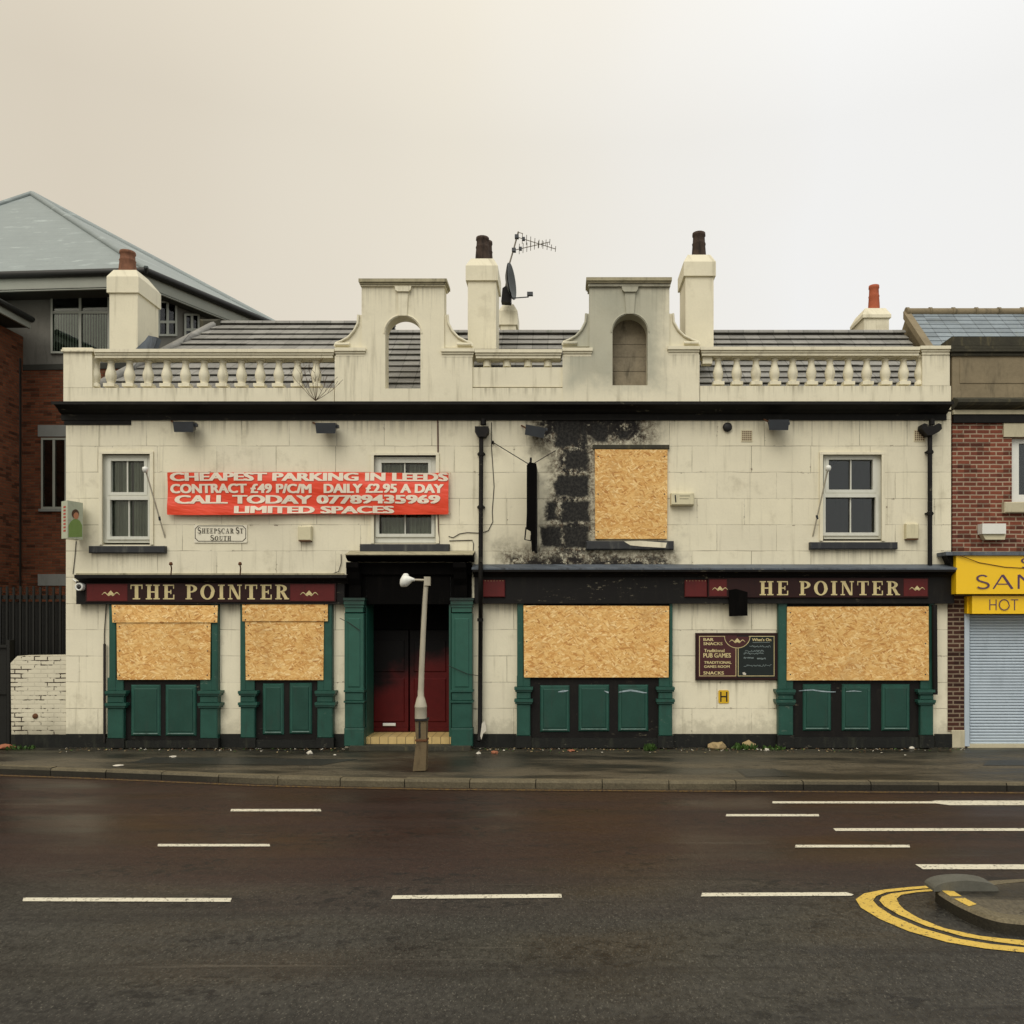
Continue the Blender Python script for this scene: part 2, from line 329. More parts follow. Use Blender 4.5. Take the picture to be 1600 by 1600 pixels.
MT['brickpaint'] = brick('whitewashed_brick', lin(92, 66, 52), lin(70, 52, 42), lin(60, 50, 42), paint=lin(210, 203, 178))

def osb(name):
    m = Mat(name, .7, .25); x, y, z, p, nn = m.pos(); u, v = m.uv()
    col = None; hh = None
    warp = m.noise(p, 9, 2, .5, 'Color')
    lay = []
    for i, (ang, sx, sz, off) in enumerate(((.10, 10, 44, 0), (-.35, 11, 42, 7.3), (.6, 11, 46, 13.7), (-1.0, 13, 46, 21.1))):
        ca, sa = math.cos(ang), math.sin(ang)
        a_ = m.math('ADD', m.math('MULTIPLY', u, ca), m.math('MULTIPLY', v, sa)); b_ = m.math('SUBTRACT', m.math('MULTIPLY', v, ca), m.math('MULTIPLY', u, sa))
        vv = m.n('ShaderNodeVectorMath', operation='MULTIPLY_ADD'); m.put(vv.inputs[0], warp); vv.inputs[1].default_value = (.7, .7, 0); m.put(vv.inputs[2], m.vec(m.math('MULTIPLY', a_, sx), m.math('MULTIPLY', b_, sz), off))
        vo = m.n('ShaderNodeTexVoronoi', voronoi_dimensions='2D', feature='F1'); m.put(vo.inputs['Vector'], vv.outputs[0]); vo.inputs['Scale'].default_value = 1
        sp = m.n('ShaderNodeSeparateColor'); m.put(sp.inputs[0], vo.outputs['Color'])
        lay.append((sp.outputs[0], sp.outputs[1], vo.outputs['Distance']))
    best, tone, dist = lay[0]
    for b2, t2, d2 in lay[1:]:
        gt = m.math('GREATER_THAN', b2, best)
        tone = m.math('ADD', m.math('MULTIPLY', gt, t2), m.math('MULTIPLY', m.math('SUBTRACT', 1.0, gt), tone))
        dist = m.math('ADD', m.math('MULTIPLY', gt, d2), m.math('MULTIPLY', m.math('SUBTRACT', 1.0, gt), dist))
        best = m.math('MAXIMUM', best, b2)
    rp = m.n('ShaderNodeValToRGB'); m.put(rp.inputs[0], tone); e = rp.color_ramp.elements
    e[0].position = 0; e[0].color = lin(184, 130, 70); e[1].position = 1; e[1].color = lin(244, 212, 152)
    for q, c in ((.12, (208, 156, 88)), (.45, (222, 176, 106)), (.8, (232, 192, 124))): t = e.new(q); t.color = lin(*c)
    col = rp.outputs[0]
    col = m.mix(m.math('MULTIPLY', m.step(dist, .45, .9), .35), col, lin(150, 96, 48))
    col = m.mul(col, m.math('MULTIPLY_ADD', m.noise(p, 1.2, 4), .26, .86))
    oi = m.n('ShaderNodeObjectInfo'); col = m.mul(col, m.math('MULTIPLY_ADD', oi.outputs['Random'], .16, .97))
    damp = m.step(m.noise(m.scl(p, (1.0, 1, .7)), 1.7, 5, .65), .54, .68); col = m.mix(m.math('MULTIPLY', damp, .28), col, lin(168, 132, 88))
    fleck = m.step(m.noise(m.vec(m.math('MULTIPLY', u, 26), m.math('MULTIPLY', v, 60), 0.0), 1.0, 3, .6), .68, .74)
    col = m.mix(m.math('MULTIPLY', fleck, .6), col, lin(140, 84, 42))
    m.color(col); m.bump(m.math('MULTIPLY_ADD', dist, -1.0, tone), .25, .003)
    return m.m
MT['osb'] = osb('oriented_strand_board')

def door_mat():
    m = Mat('charred_red_door_paint', .6, .2); x, y, z, p, n = m.pos()
    a_ = m.noise(p, 2.2, 5, .6)
    k = m.step(m.math('ADD', m.math('ADD', z, m.math('MULTIPLY', m.math('SUBTRACT', X(652), x), .55)), m.math('MULTIPLY_ADD', a_, 1.2, -.6)), 1.05, 1.75)
    c = m.mul(lin(78, 15, 14), m.math('MULTIPLY_ADD', m.noise(p, 8, 4), .5, .75))
    m.color(m.mix(k, c, lin(9, 7, 6))); m.rough(m.math('MULTIPLY_ADD', k, .35, .45)); return m.m
MT['door'] = door_mat()
def pilaster_mat():
    m = Mat('smoke_stained_green_paint', .36, .5); x, y, z, p, n = m.pos()
    a_ = m.noise(p, 3, 5, .6)
    k = m.step(m.math('ADD', z, m.math('MULTIPLY_ADD', a_, .5, -.25)), 2.35, 2.65)
    c = m.mul(lin(36, 84, 70), m.math('MULTIPLY_ADD', m.noise(p, 6, 5, .6), .5, .75))
    m.color(m.mix(k, c, lin(20, 24, 22))); return m.m
MT['greensoot'] = pilaster_mat()

def roof_tile(name, c1, c2, moss, streak=False):
    m = Mat(name, .6, .4); x, y, z, p, n = m.pos()
    k = m.math('MULTIPLY_ADD', m.noise(p, 1.4, 5, .6), .5, .72); f = m.noise(p, 15, 5, .65)
    col = m.mix(f, c1, c2); col = m.mul(col, k)
    cell = m.n('ShaderNodeTexWhiteNoise', noise_dimensions='2D'); m.put(cell.inputs['Vector'], m.vec(m.math('FLOOR', m.math('DIVIDE', x, .3)), m.math('FLOOR', m.math('MULTIPLY', z, 6.6)), 0.0))
    if not streak: col = m.mul(col, m.math('MULTIPLY_ADD', cell.outputs['Value'], .36, .8))
    gap = m.step(m.math('ABSOLUTE', m.math('SUBTRACT', m.math('FRACT', m.math('DIVIDE', x, .3)), .5)), .465, .49)
    if not streak: col = m.mix(m.math('MULTIPLY', gap, .6), col, lin(40, 40, 38))
    else:
        row = m.step(m.math('ABSOLUTE', m.math('SUBTRACT', m.math('FRACT', m.math('MULTIPLY', z, 5.0)), .5)), .42, .5)
        col = m.mix(m.math('MULTIPLY', row, .22), col, lin(60, 66, 62))
    col = m.mix(m.math('MULTIPLY', m.step(m.noise(p, 6, 5, .7), .56, .68), .5), col, moss)
    if streak:
        s_ = m.noise(m.vec(m.math('MULTIPLY', x, 1.2), m.math('MULTIPLY', z, 7), 0.0), 1.0, 5, .65)
        col = m.mix(m.math('MULTIPLY', m.step(s_, .56, .7), .5), m.mix(.6, col, c1), lin(186, 196, 192))
    m.color(col); m.bump(f, .3, .006); return m.m
MT['rooftile'] = roof_tile('grey_concrete_roof_tile', lin(108, 106, 100), lin(154, 152, 144), lin(88, 92, 74))
MT['slate'] = roof_tile('blue_grey_slate', lin(108, 118, 124), lin(136, 146, 150), lin(120, 126, 112))
MT['rooffar'] = roof_tile('pale_grey_green_slate', lin(134, 142, 140), lin(156, 164, 160), lin(124, 132, 124), True)

def asphalt():
    m = Mat('worn_asphalt', .6, .35); x, y, z, p, n = m.pos()
    big = m.noise(m.scl(p, (.25, 1.0, 1.0)), .9, 5, .6); mid = m.noise(m.scl(p, (.35, 1, 1)), 3.0, 5, .65)
    fine = m.step(m.noise(m.scl(p, (.8, .45, 1)), 42, 3, .7), .28, .72); grit = m.noise(m.scl(p, (1, .5, 1)), 75, 2, .6)
    # the lane nearest the kerb was resurfaced in red-brown; the nearer lanes are older grey
    red = m.step(m.math('ADD', y, m.math('MULTIPLY_ADD', big, 3.2, -1.6)), -7.6, -5.6)
    c_red = m.mix(mid, lin(34, 22, 17), lin(54, 36, 28)); c_gr = m.mix(mid, lin(32, 31, 28), lin(60, 58, 52))
    col = m.mix(red, c_gr, c_red)
    amp = m.math('MULTIPLY_ADD', red, -.45, .95)
    col = m.mul(col, m.math('MULTIPLY_ADD', m.math('SUBTRACT', fine, .5), amp, 1.0))
    lite = m.math('MULTIPLY', m.step(grit, .60, .70), m.math('MULTIPLY_ADD', red, -.26, .46))
    col = m.mix(lite, col, lin(118, 114, 102))
    pit = m.math('MULTIPLY', m.step(m.noise(m.scl(p, (.5, .7, 1)), 15, 4, .7), .52, .60), m.step(m.noise(m.scl(p, (.3, 1.1, 1)), 1.5, 4, .6), .48, .60))
    col = m.mix(m.math('MULTIPLY', pit, .8), col, lin(20, 19, 17))
    strip = m.step(m.noise(m.scl(p, (.07, 1.5, 1)), 2.2, 5, .65), .50, .66)
    col = m.mix(m.math('MULTIPLY', strip, .5), col, lin(27, 24, 21))
    pale_streak = m.step(m.noise(m.scl(p, (.10, 2.5, 1)), 3.1, 5, .7), .62, .74)
    col = m.mix(m.math('MULTIPLY', pale_streak, .25), col, lin(112, 106, 94))
    m.color(col); m.rough(m.math('MULTIPLY_ADD', m.step(big, .35, .65), .28, .34)); m.bump(m.math('MULTIPLY_ADD', pit, -1.5, m.math('ADD', fine, grit)), .18, .006)
    return m.m
MT['asphalt'] = asphalt()
def paving():
    m = Mat('damp_tarmac_pavement', .5, .4); x, y, z, p, n = m.pos()
    a_ = m.noise(m.scl(p, (.22, 1, 1)), 1.5, 5, .6); b_ = m.noise(m.scl(p, (.5, 1, 1)), 5, 5, .65); f = m.step(m.noise(m.scl(p, (1, .4, 1)), 40, 4, .7), .28, .72)
    col = m.mix(m.step(a_, .40, .60), lin(44, 41, 34), lin(86, 79, 63))
    col = m.mul(col, m.math('MULTIPLY_ADD', f, .7, .65)); col = m.mul(col, m.math('MULTIPLY_ADD', b_, .7, .62))
    crack = m.step(m.math('ABSOLUTE', m.math('SUBTRACT', m.noise(m.scl(p, (.35, 1, 1)), 1.1, 6, .7), .5)), .012, .0)
    col = m.mix(m.math('MULTIPLY', crack, .7), col, lin(20, 20, 17))
    # moss and silt along the foot of the wall
    foot = m.step(m.math('ADD', y, m.math('MULTIPLY_ADD', b_, 1.0, -.5)), -1.2, -.1)
    col = m.mix(m.math('MULTIPLY', foot, .8), col, m.mix(m.step(b_, .35, .65), lin(20, 20, 16), lin(50, 50, 36)))
    m.color(col); m.rough(m.math('MULTIPLY_ADD', m.step(a_, .35, .65), .35, .32)); m.bump(f, .4, .005); return m.m
MT['paving'] = paving()
MT['patch'] = plain('dark_tarmac_patch', lin(40, 40, 36), .45, .3, 9, .5, None, 0, .3)
def kerb_mat():
    m = Mat('kerb_stone', .75, .25); x, y, z, p, n = m.pos(); ns = m.n('ShaderNodeSeparateXYZ'); m.put(ns.inputs[0], n)
    a_ = m.noise(p, 4, 5, .65); f = m.step(m.noise(p, 45, 3, .7), .3, .7); b_ = m.noise(m.scl(p, (.35, 1, 1)), 1.0, 4)
    col = m.mul(m.mix(a_, lin(78, 72, 56), lin(122, 112, 88)), m.math('MULTIPLY_ADD', f, .5, .72))
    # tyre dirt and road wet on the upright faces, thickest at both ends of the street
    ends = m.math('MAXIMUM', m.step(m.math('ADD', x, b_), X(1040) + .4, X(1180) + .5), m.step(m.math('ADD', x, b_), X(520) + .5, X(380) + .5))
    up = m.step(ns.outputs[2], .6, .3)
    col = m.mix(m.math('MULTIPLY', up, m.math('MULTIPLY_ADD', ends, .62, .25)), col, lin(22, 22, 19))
    m.color(col); m.bump(f, .4, .005); return m.m
MT['kerbstone'] = kerb_mat()
MT['kerbgap'] = plain('kerb_joint', lin(20, 20, 17), .9, .2, 5, .1)
MT['ground'] = plain('ground_earth', lin(70, 68, 58), .9, .3, 2, .2)
def linepaint(name, c, wear=.5, under=lin(60, 50, 42)):
    m = Mat(name, .6, .4); p = m.pos()[3]; f = m.noise(p, 34, 5, .75)
    col = m.mul(c, m.math('MULTIPLY_ADD', m.noise(p, 5, 4), .3, .84))
    m.color(m.mix(m.step(f, wear + .12, wear + .2), col, under)); m.bump(f, .3, .004); return m.m
MT['line'] = linepaint('white_road_paint', lin(208, 202, 180), .43)
MT['yline'] = linepaint('yellow_road_paint', lin(204, 172, 78), .44)
MT['oldyline'] = linepaint('worn_yellow_road_paint', lin(112, 88, 46), .34)

def banner_mat():
    m = Mat('red_vinyl_banner', .4, .45); p = m.pos()[3]
    m.color(m.mix(m.noise(p, 1.5, 4), lin(216, 58, 32), lin(238, 82, 48))); m.bump(m.noise(m.vec(m.math('ADD', m.pos()[0], m.math('MULTIPLY', m.pos()[2], 1.6)), m.math('MULTIPLY', m.pos()[2], 3.0), 0.0), 1.5, 3), .4, .07); return m.m
MT['banner'] = banner_mat()
MT['bannertext'] = plain('banner_white_print', lin(232, 218, 196), .5, .05, 9, .3)
MT['plate'] = plain('street_plate_white', lin(224, 218, 196), .5, .1, 9, .3, lin(180, 172, 146), .25)
def glass():
    m = Mat('window_glass', .04, .5); t = m.t; t.nodes.remove(m.b)
    gl = m.n('ShaderNodeBsdfGlossy'); gl.inputs['Roughness'].default_value = .03
    tr = m.n('ShaderNodeBsdfTransparent'); tr.inputs[0].default_value = (.80, .84, .82, 1)
    fr = m.n('ShaderNodeFresnel'); fr.inputs[0].default_value = 1.55
    mx = m.n('ShaderNodeMixShader'); o = [x for x in t.nodes if x.type == 'OUTPUT_MATERIAL'][0]
    t.links.new(m.math('MULTIPLY_ADD', fr.outputs[0], 1.0, .0, True), mx.inputs[0]); t.links.new(tr.outputs[0], mx.inputs[1]); t.links.new(gl.outputs[0], mx.inputs[2]); t.links.new(mx.outputs[0], o.inputs[0])
    return m.m
MT['glass'] = glass()
def tiles_mat():
    m = Mat('cream_step_tiles', .35, .5); x, y, z, p, n = m.pos()
    j = m.step(m.math('ABSOLUTE', m.math('SUBTRACT', m.math('FRACT', m.math('DIVIDE', x, .15)), .5)), .46, .48)
    c = m.mul(lin(196, 170, 112), m.math('MULTIPLY_ADD', m.noise(p, 9, 5), .5, .75)); m.color(m.mix(j, c, lin(70, 56, 40))); return m.m
MT['tile'] = tiles_mat()

# ------------------------------------------------------------------ mesh helper
class MB:
    def __init__(s): s.v = []; s.f = []; s.mi = []; s.mats = []; s.sm = []
    def mid(s, m):
        if m not in s.mats: s.mats.append(m)
        return s.mats.index(m)
    def add(s, vs, fs, m, smooth=False):
        o = len(s.v); s.v += [tuple(q) for q in vs]; k = s.mid(m)
        for f in fs: s.f.append([o + i for i in f]); s.mi.append(k); s.sm.append(smooth)
        return s
    def box(s, x0, x1, y0, y1, z0, z1, m):
        x0, x1 = sorted((x0, x1)); y0, y1 = sorted((y0, y1)); z0, z1 = sorted((z0, z1))
        vs = [(x0, y0, z0), (x1, y0, z0), (x1, y1, z0), (x0, y1, z0), (x0, y0, z1), (x1, y0, z1), (x1, y1, z1), (x0, y1, z1)]
        return s.add(vs, [(0, 3, 2, 1), (4, 5, 6, 7), (0, 1, 5, 4), (1, 2, 6, 5), (2, 3, 7, 6), (3, 0, 4, 7)], m)
    def pbox(s, a, b, c, d, yf, yb, m):      # photo rectangle a..b, c..d (left, right, top, bottom) at depth yf, running back to yb
        return s.box(X(a, yf), X(b, yf), yf, yb, Z(d, yf), Z(c, yf), m)
    def bevbox(s, a, b, c, d, yf, yb, m, bv=.02):     # front edges chamfered
        x0, x1, z0, z1 = X(a, yf), X(b, yf), Z(d, yf), Z(c, yf)
        vs = [(x0, yb, z0), (x1, yb, z0), (x1, yb, z1), (x0, yb, z1), (x0, yf + bv, z0), (x1, yf + bv, z0), (x1, yf + bv, z1), (x0, yf + bv, z1),
              (x0 + bv, yf, z0 + bv), (x1 - bv, yf, z0 + bv), (x1 - bv, yf, z1 - bv), (x0 + bv, yf, z1 - bv)]
        fs = [(0, 3, 2, 1), (8, 9, 10, 11)]
        for i in range(4):
            j = (i + 1) % 4; fs += [(i, j, 4 + j, 4 + i), (4 + i, 4 + j, 8 + j, 8 + i)]
        return s.add(vs, fs, m)
    def prism(s, pts, y0, y1, m):            # polygon in (x, z), extruded along y
        n = len(pts); vs = [(x, y0, z) for x, z in pts] + [(x, y1, z) for x, z in pts]
        return s.add(vs, [list(range(n)), list(range(2 * n - 1, n - 1, -1))] + [(i, n + i, n + (i + 1) % n, (i + 1) % n) for i in range(n)], m)
    def pprism(s, pts, yf, yb, m): return s.prism([(X(a, yf), Z(b, yf)) for a, b in pts], yf, yb, m)
    def slab(s, pts, z0, z1, m):             # polygon in (x, y), extruded in z
        n = len(pts); vs = [(x, y, z0) for x, y in pts] + [(x, y, z1) for x, y in pts]
        return s.add(vs, [list(range(n - 1, -1, -1)), list(range(n, 2 * n))] + [(i, (i + 1) % n, n + (i + 1) % n, n + i) for i in range(n)], m)
    def profile(s, pts, x0, x1, m):          # polygon in (y, z), extruded along x
        n = len(pts); vs = [(x0, y, z) for y, z in pts] + [(x1, y, z) for y, z in pts]
        return s.add(vs, [list(range(n)), list(range(2 * n - 1, n - 1, -1))] + [(i, n + i, n + (i + 1) % n, (i + 1) % n) for i in range(n)], m)
    def tube(s, pts, r, m, seg=8, cap=True):
        pts = [Vector(q) for q in pts]; rs = r if isinstance(r, (list, tuple)) else [r] * len(pts); vs = []; fs = []
        for i, q in enumerate(pts):
            t = (pts[min(i + 1, len(pts) - 1)] - pts[max(i - 1, 0)]).normalized()
            ref = Vector((0, 1, 0)) if abs(t.y) < .9 else Vector((1, 0, 0)); a_ = t.cross(ref).normalized(); b_ = t.cross(a_)
            vs += [q + (a_ * math.cos(2 * math.pi * k / seg) + b_ * math.sin(2 * math.pi * k / seg)) * rs[i] for k in range(seg)]
        for i in range(len(pts) - 1):
            for k in range(seg): fs.append((i * seg + k, i * seg + (k + 1) % seg, (i + 1) * seg + (k + 1) % seg, (i + 1) * seg + k))
        s.add(vs, fs, m, True)
        if cap:
            s.add(vs[:seg], [list(range(seg))], m); s.add(vs[-seg:], [list(range(seg - 1, -1, -1))], m)
        return s
    def lathe(s, c, prof, m, seg=14, axis='z'):
        vs = []; fs = []; c = Vector(c)
        for r, h_ in prof:
            for k in range(seg):
                t = 2 * math.pi * k / seg
                d = Vector((r * math.cos(t), r * math.sin(t), h_)) if axis == 'z' else (Vector((r * math.cos(t), h_, r * math.sin(t))) if axis == 'y' else Vector((h_, r * math.cos(t), r * math.sin(t))))
                vs.append(c + d)
        n = len(prof)
        for i in range(n - 1):
            for k in range(seg): fs.append((i * seg + k, i * seg + (k + 1) % seg, (i + 1) * seg + (k + 1) % seg, (i + 1) * seg + k))
        s.add(vs, fs, m, True); s.add(vs[:seg], [list(range(seg))[::-1]], m); s.add(vs[-seg:], [list(range(seg))], m)
        return s
    def wall(s, x0, x1, z0, z1, holes, yf, yb, m, mr=None):   # wall facing -y with rectangular holes and their reveals
        mr = mr or m
        xs = sorted({x0, x1, *[q for h_ in holes for q in h_[:2]]}); zs = sorted({z0, z1, *[q for h_ in holes for q in h_[2:]]})
        xs = [q for q in xs if x0 <= q <= x1]; zs = [q for q in zs if z0 <= q <= z1]
        for i in range(len(xs) - 1):
            for j in range(len(zs) - 1):
                cx, cz = (xs[i] + xs[i + 1]) / 2, (zs[j] + zs[j + 1]) / 2
                if any(h_[0] < cx < h_[1] and h_[2] < cz < h_[3] for h_ in holes): continue
                q = [(xs[i], zs[j]), (xs[i + 1], zs[j]), (xs[i + 1], zs[j + 1]), (xs[i], zs[j + 1])]
                s.add([(a_, yf, b_) for a_, b_ in q], [(0, 1, 2, 3)], m); s.add([(a_, yb, b_) for a_, b_ in q], [(3, 2, 1, 0)], m)
        for a_, b_, c_, d_ in holes:
            vs = [(a_, yf, c_), (b_, yf, c_), (b_, yf, d_), (a_, yf, d_), (a_, yb, c_), (b_, yb, c_), (b_, yb, d_), (a_, yb, d_)]
            s.add(vs, [(0, 4, 5, 1), (1, 5, 6, 2), (2, 6, 7, 3), (3, 7, 4, 0)], mr)
        vs = [(x0, yf, z0), (x1, yf, z0), (x1, yf, z1), (x0, yf, z1), (x0, yb, z0), (x1, yb, z0), (x1, yb, z1), (x0, yb, z1)]
        return s.add(vs, [(0, 1, 5, 4), (1, 2, 6, 5), (2, 3, 7, 6), (3, 0, 4, 7)], m)
    def build(s, name, parent=None, fix=False):
        me = bpy.data.meshes.new(name)
        xs = [q[0] for q in s.v]; ys = [q[1] for q in s.v]; zs = [q[2] for q in s.v]
        o_ = Vector(((min(xs) + max(xs)) / 2, (min(ys) + max(ys)) / 2, min(zs)))
        me.from_pydata([Vector(q) - o_ for q in s.v], [], s.f)
        for m in s.mats: me.materials.append(MT[m])
        for p_, k, sm in zip(me.polygons, s.mi, s.sm): p_.material_index = k; p_.use_smooth = sm
        if fix:
            b = bmesh.new(); b.from_mesh(me); bmesh.ops.recalc_face_normals(b, faces=b.faces); b.to_mesh(me); b.free()
        me.update()
        ob = bpy.data.objects.new(name, me); COL.objects.link(ob)
        if parent is not None:
            ob.parent = parent; pw = Vector(parent['_w']); ob.location = o_ - pw
        else: ob.location = o_
        ob['_w'] = tuple(o_)
        return ob

def tag(o, label=None, cat=None, group=None, kind=None):
    if label: o['label'] = label
    if cat: o['category'] = cat
    if group: o['group'] = group
    if kind: o['kind'] = kind
    return o
def thing(name, loc, label, cat, group=None):
    o = bpy.data.objects.new(name, None); COL.objects.link(o); o.location = loc; o['_w'] = tuple(loc); o.empty_display_size = .2
    return tag(o, label, cat, group)
def struct(name, mb): return tag(mb.build(name), kind='structure')
def copy_thing(o, dx, dy, dz, label, parent=None):
    c = o.copy(); COL.objects.link(c)
    if parent is None: c.location = Vector(o.location) + Vector((dx, dy, dz))
    else: c.parent = parent
    if label: c['label'] = label
    for ch in o.children: copy_thing(ch, 0, 0, 0, None, c)
    return c

# ------------------------------------------------------------------ lettering
def text_mesh(mb, body, px0, px1, py0, py1, y, m, bold=0.0, fn=None):
    """A line of writing in the built-in face, stretched to a photo rectangle on the plane y; weight is built up from shifted copies, each a hair in front."""
    cu = bpy.data.curves.new('writing', 'FONT'); cu.body = body; cu.extrude = 0; cu.resolution_u = 3; cu.fill_mode = 'FRONT'
    ob = bpy.data.objects.new('writing', cu); COL.objects.link(ob); bpy.context.view_layer.update()
    me = bpy.data.meshes.new_from_object(ob.evaluated_get(bpy.context.evaluated_depsgraph_get()))
    bpy.data.objects.remove(ob)
    vs = [v.co.copy() for v in me.vertices]; fs = [list(p.vertices) for p in me.polygons]
    bpy.data.meshes.remove(me)
    sh = [(0, 0)] if bold == 0 else [(-bold, bold * .35), (-bold * .5, -bold * .35), (0, bold * .35), (bold * .5, -bold * .35), (bold, bold * .35), (-bold, -bold * .35), (bold, -bold * .35)]
    a0, a1 = min(v.x for v in vs) - bold, max(v.x for v in vs) + bold; b0, b1 = min(v.y for v in vs) - bold * .35, max(v.y for v in vs) + bold * .35
    x0, x1, z0, z1 = X(px0, y), X(px1, y), Z(py1, y), Z(py0, y)
    for k, (dx, dy) in enumerate(sh):
        q = [(x0 + (v.x + dx - a0) / (a1 - a0) * (x1 - x0), z0 + (v.y + dy - b0) / (b1 - b0) * (z1 - z0)) for v in vs]
        mb.add([(a_, y - .0005 * k + (fn(a_, b_) if fn else 0), b_) for a_, b_ in q], fs, m)

def R4(a, b, c, d): return [(a, b), (c, b), (c, d), (a, d)]
def arc(cx, cy, ro, ri, t0, t1, n=10):
    """quads of a ring segment; ro and ri are (rx, ry)"""
    out = []
    for i in range(n):
        a_, b_ = R(t0 + (t1 - t0) * i / n), R(t0 + (t1 - t0) * (i + 1) / n)
        out.append([(cx + ro[0] * math.cos(a_), cy + ro[1] * math.sin(a_)), (cx + ro[0] * math.cos(b_), cy + ro[1] * math.sin(b_)),
                    (cx + ri[0] * math.cos(b_), cy + ri[1] * math.sin(b_)), (cx + ri[0] * math.cos(a_), cy + ri[1] * math.sin(a_))])
    return out
def stroke(pts, wd):
    out = []
    for i in range(len(pts) - 1):
        (x0, y0), (x1, y1) = pts[i], pts[i + 1]; w0 = wd[i] if isinstance(wd, list) else wd; w1 = wd[i + 1] if isinstance(wd, list) else wd
        l = math.hypot(x1 - x0, y1 - y0) or 1; nx, ny = -(y1 - y0) / l, (x1 - x0) / l
        out.append([(x0 + nx * w0 / 2, y0 + ny * w0 / 2), (x0 - nx * w0 / 2, y0 - ny * w0 / 2), (x1 - nx * w1 / 2, y1 - ny * w1 / 2), (x1 + nx * w1 / 2, y1 + ny * w1 / 2)])
    return out
def ell(cx, cy, rx, ry, t0, t1, n=8): return [(cx + rx * math.cos(R(t0 + (t1 - t0) * i / n)), cy + ry * math.sin(R(t0 + (t1 - t0) * i / n))) for i in range(n + 1)]
SERIF = {
 'T': ([R4(.26, .08, .48, .92), R4(0, .92, .74, 1), R4(0, .70, .06, .92), R4(.68, .70, .74, .92), R4(.14, 0, .60, .08)], .74),
 'H': ([R4(.09, .08, .30, .92), R4(.56, .08, .77, .92), R4(0, 0, .39, .08), R4(.47, 0, .86, .08), R4(0, .92, .39, 1), R4(.47, .92, .86, 1), R4(.30, .46, .56, .55)], .86),
 'E': ([R4(.09, .08, .30, .92), R4(0, 0, .70, .08), R4(0, .92, .68, 1), R4(.62, .72, .68, .92), R4(.63, .08, .70, .32), R4(.30, .46, .46, .55), R4(.46, .36, .52, .65)], .72),
 'P': ([R4(.09, .08, .30, .92), R4(0, 0, .40, .08), R4(0, .92, .30, 1)] + arc(.30, .73, (.42, .27), (.20, .19), -90, 90), .72),
 'R': ([R4(.09, .08, .30, .92), R4(0, 0, .40, .08), R4(0, .92, .30, 1)] + arc(.30, .74, (.42, .26), (.20, .18), -90, 90) + [[(.34, .49), (.56, .49), (.78, .08), (.56, .08)], R4(.56, 0, .86, .08)], .86),
 'O': (arc(.44, .5, (.44, .52), (.22, .43), 0, 360, 24), .88),
 'I': ([R4(.10, .08, .31, .92), R4(0, 0, .41, .08), R4(0, .92, .41, 1)], .41),
 'N': ([R4(.10, .08, .18, .92), R4(.68, 0, .76, .92), [(.10, .92), (.33, .92), (.76, 0), (.58, 0)], R4(0, 0, .28, .08), R4(0, .92, .33, 1), R4(.58, .92, .86, 1)], .86),
 'S': (stroke(ell(.32, .74, .24, .24, 10, 180, 8) + ell(.32, .74, .24, .24, 180, 262, 5)[1:] + ell(.36, .26, .26, .25, 80, -90, 8) + ell(.36, .26, .28, .25, -90, -172, 5)[1:], [.10] * 6 + [.15] * 8 + [.2] * 4 + [.15] * 5 + [.09] * 5), .66),
 'C': (arc(.46, .5, (.46, .52), (.26, .44), 45, 315, 18) + [R4(.72, .68, .79, .98)], .82),
 'A': ([[(.12, .08), (.20, .08), (.44, 1), (.38, 1)], [(.38, 1), (.50, 1), (.80, .08), (.58, .08)], R4(.26, .32, .62, .40), R4(0, 0, .30, .08), R4(.48, 0, .90, .08)], .9),
 'U': ([R4(.09, .30, .30, .92), R4(.64, .30, .72, .92), R4(0, .92, .39, 1), R4(.54, .92, .82, 1)] + arc(.405, .30, (.315, .30), (.16, .20), 180, 360, 10), .82)}
# light flared sans for the shop sign
SANS = {
 'S': (stroke(ell(.30, .74, .22, .22, 30, 180, 8) + ell(.30, .74, .22, .22, 180, 258, 4)[1:] + ell(.32, .25, .25, .22, 80, -90, 8) + ell(.32, .25, .27, .22, -90, -150, 4)[1:], .10), .62),
 'A': (stroke([(0, 0), (.40, 1)], .075) + stroke([(.40, 1), (.82, 0)], .12) + [R4(.18, .30, .64, .37)], .86),
 'N': (stroke([(.08, 0), (.08, 1)], .09) + stroke([(.08, 1), (.78, 0)], .12) + stroke([(.78, 0), (.78, 1)], .09), .9),
 'H': ([R4(.05, 0, .15, 1), R4(.65, 0, .75, 1), R4(.15, .47, .65, .55)], .8),
 'O': (arc(.52, .5, (.52, .52), (.42, .43), 0, 360, 26), 1.04),
 'T': ([R4(.30, 0, .40, .92), R4(0, .92, .70, 1)], .7),
 'D': ([R4(.05, 0, .15, 1)] + arc(.15, .5, (.62, .5), (.52, .41), -90, 90, 14), .8),
 'W': (stroke([(0, 1), (.28, 0)], .11) + stroke([(.28, 0), (.52, .9)], .08) + stroke([(.52, .9), (.76, 0)], .11) + stroke([(.76, 0), (1.02, 1)], .08), 1.04),
 'I': ([R4(.05, 0, .15, 1)], .2)}
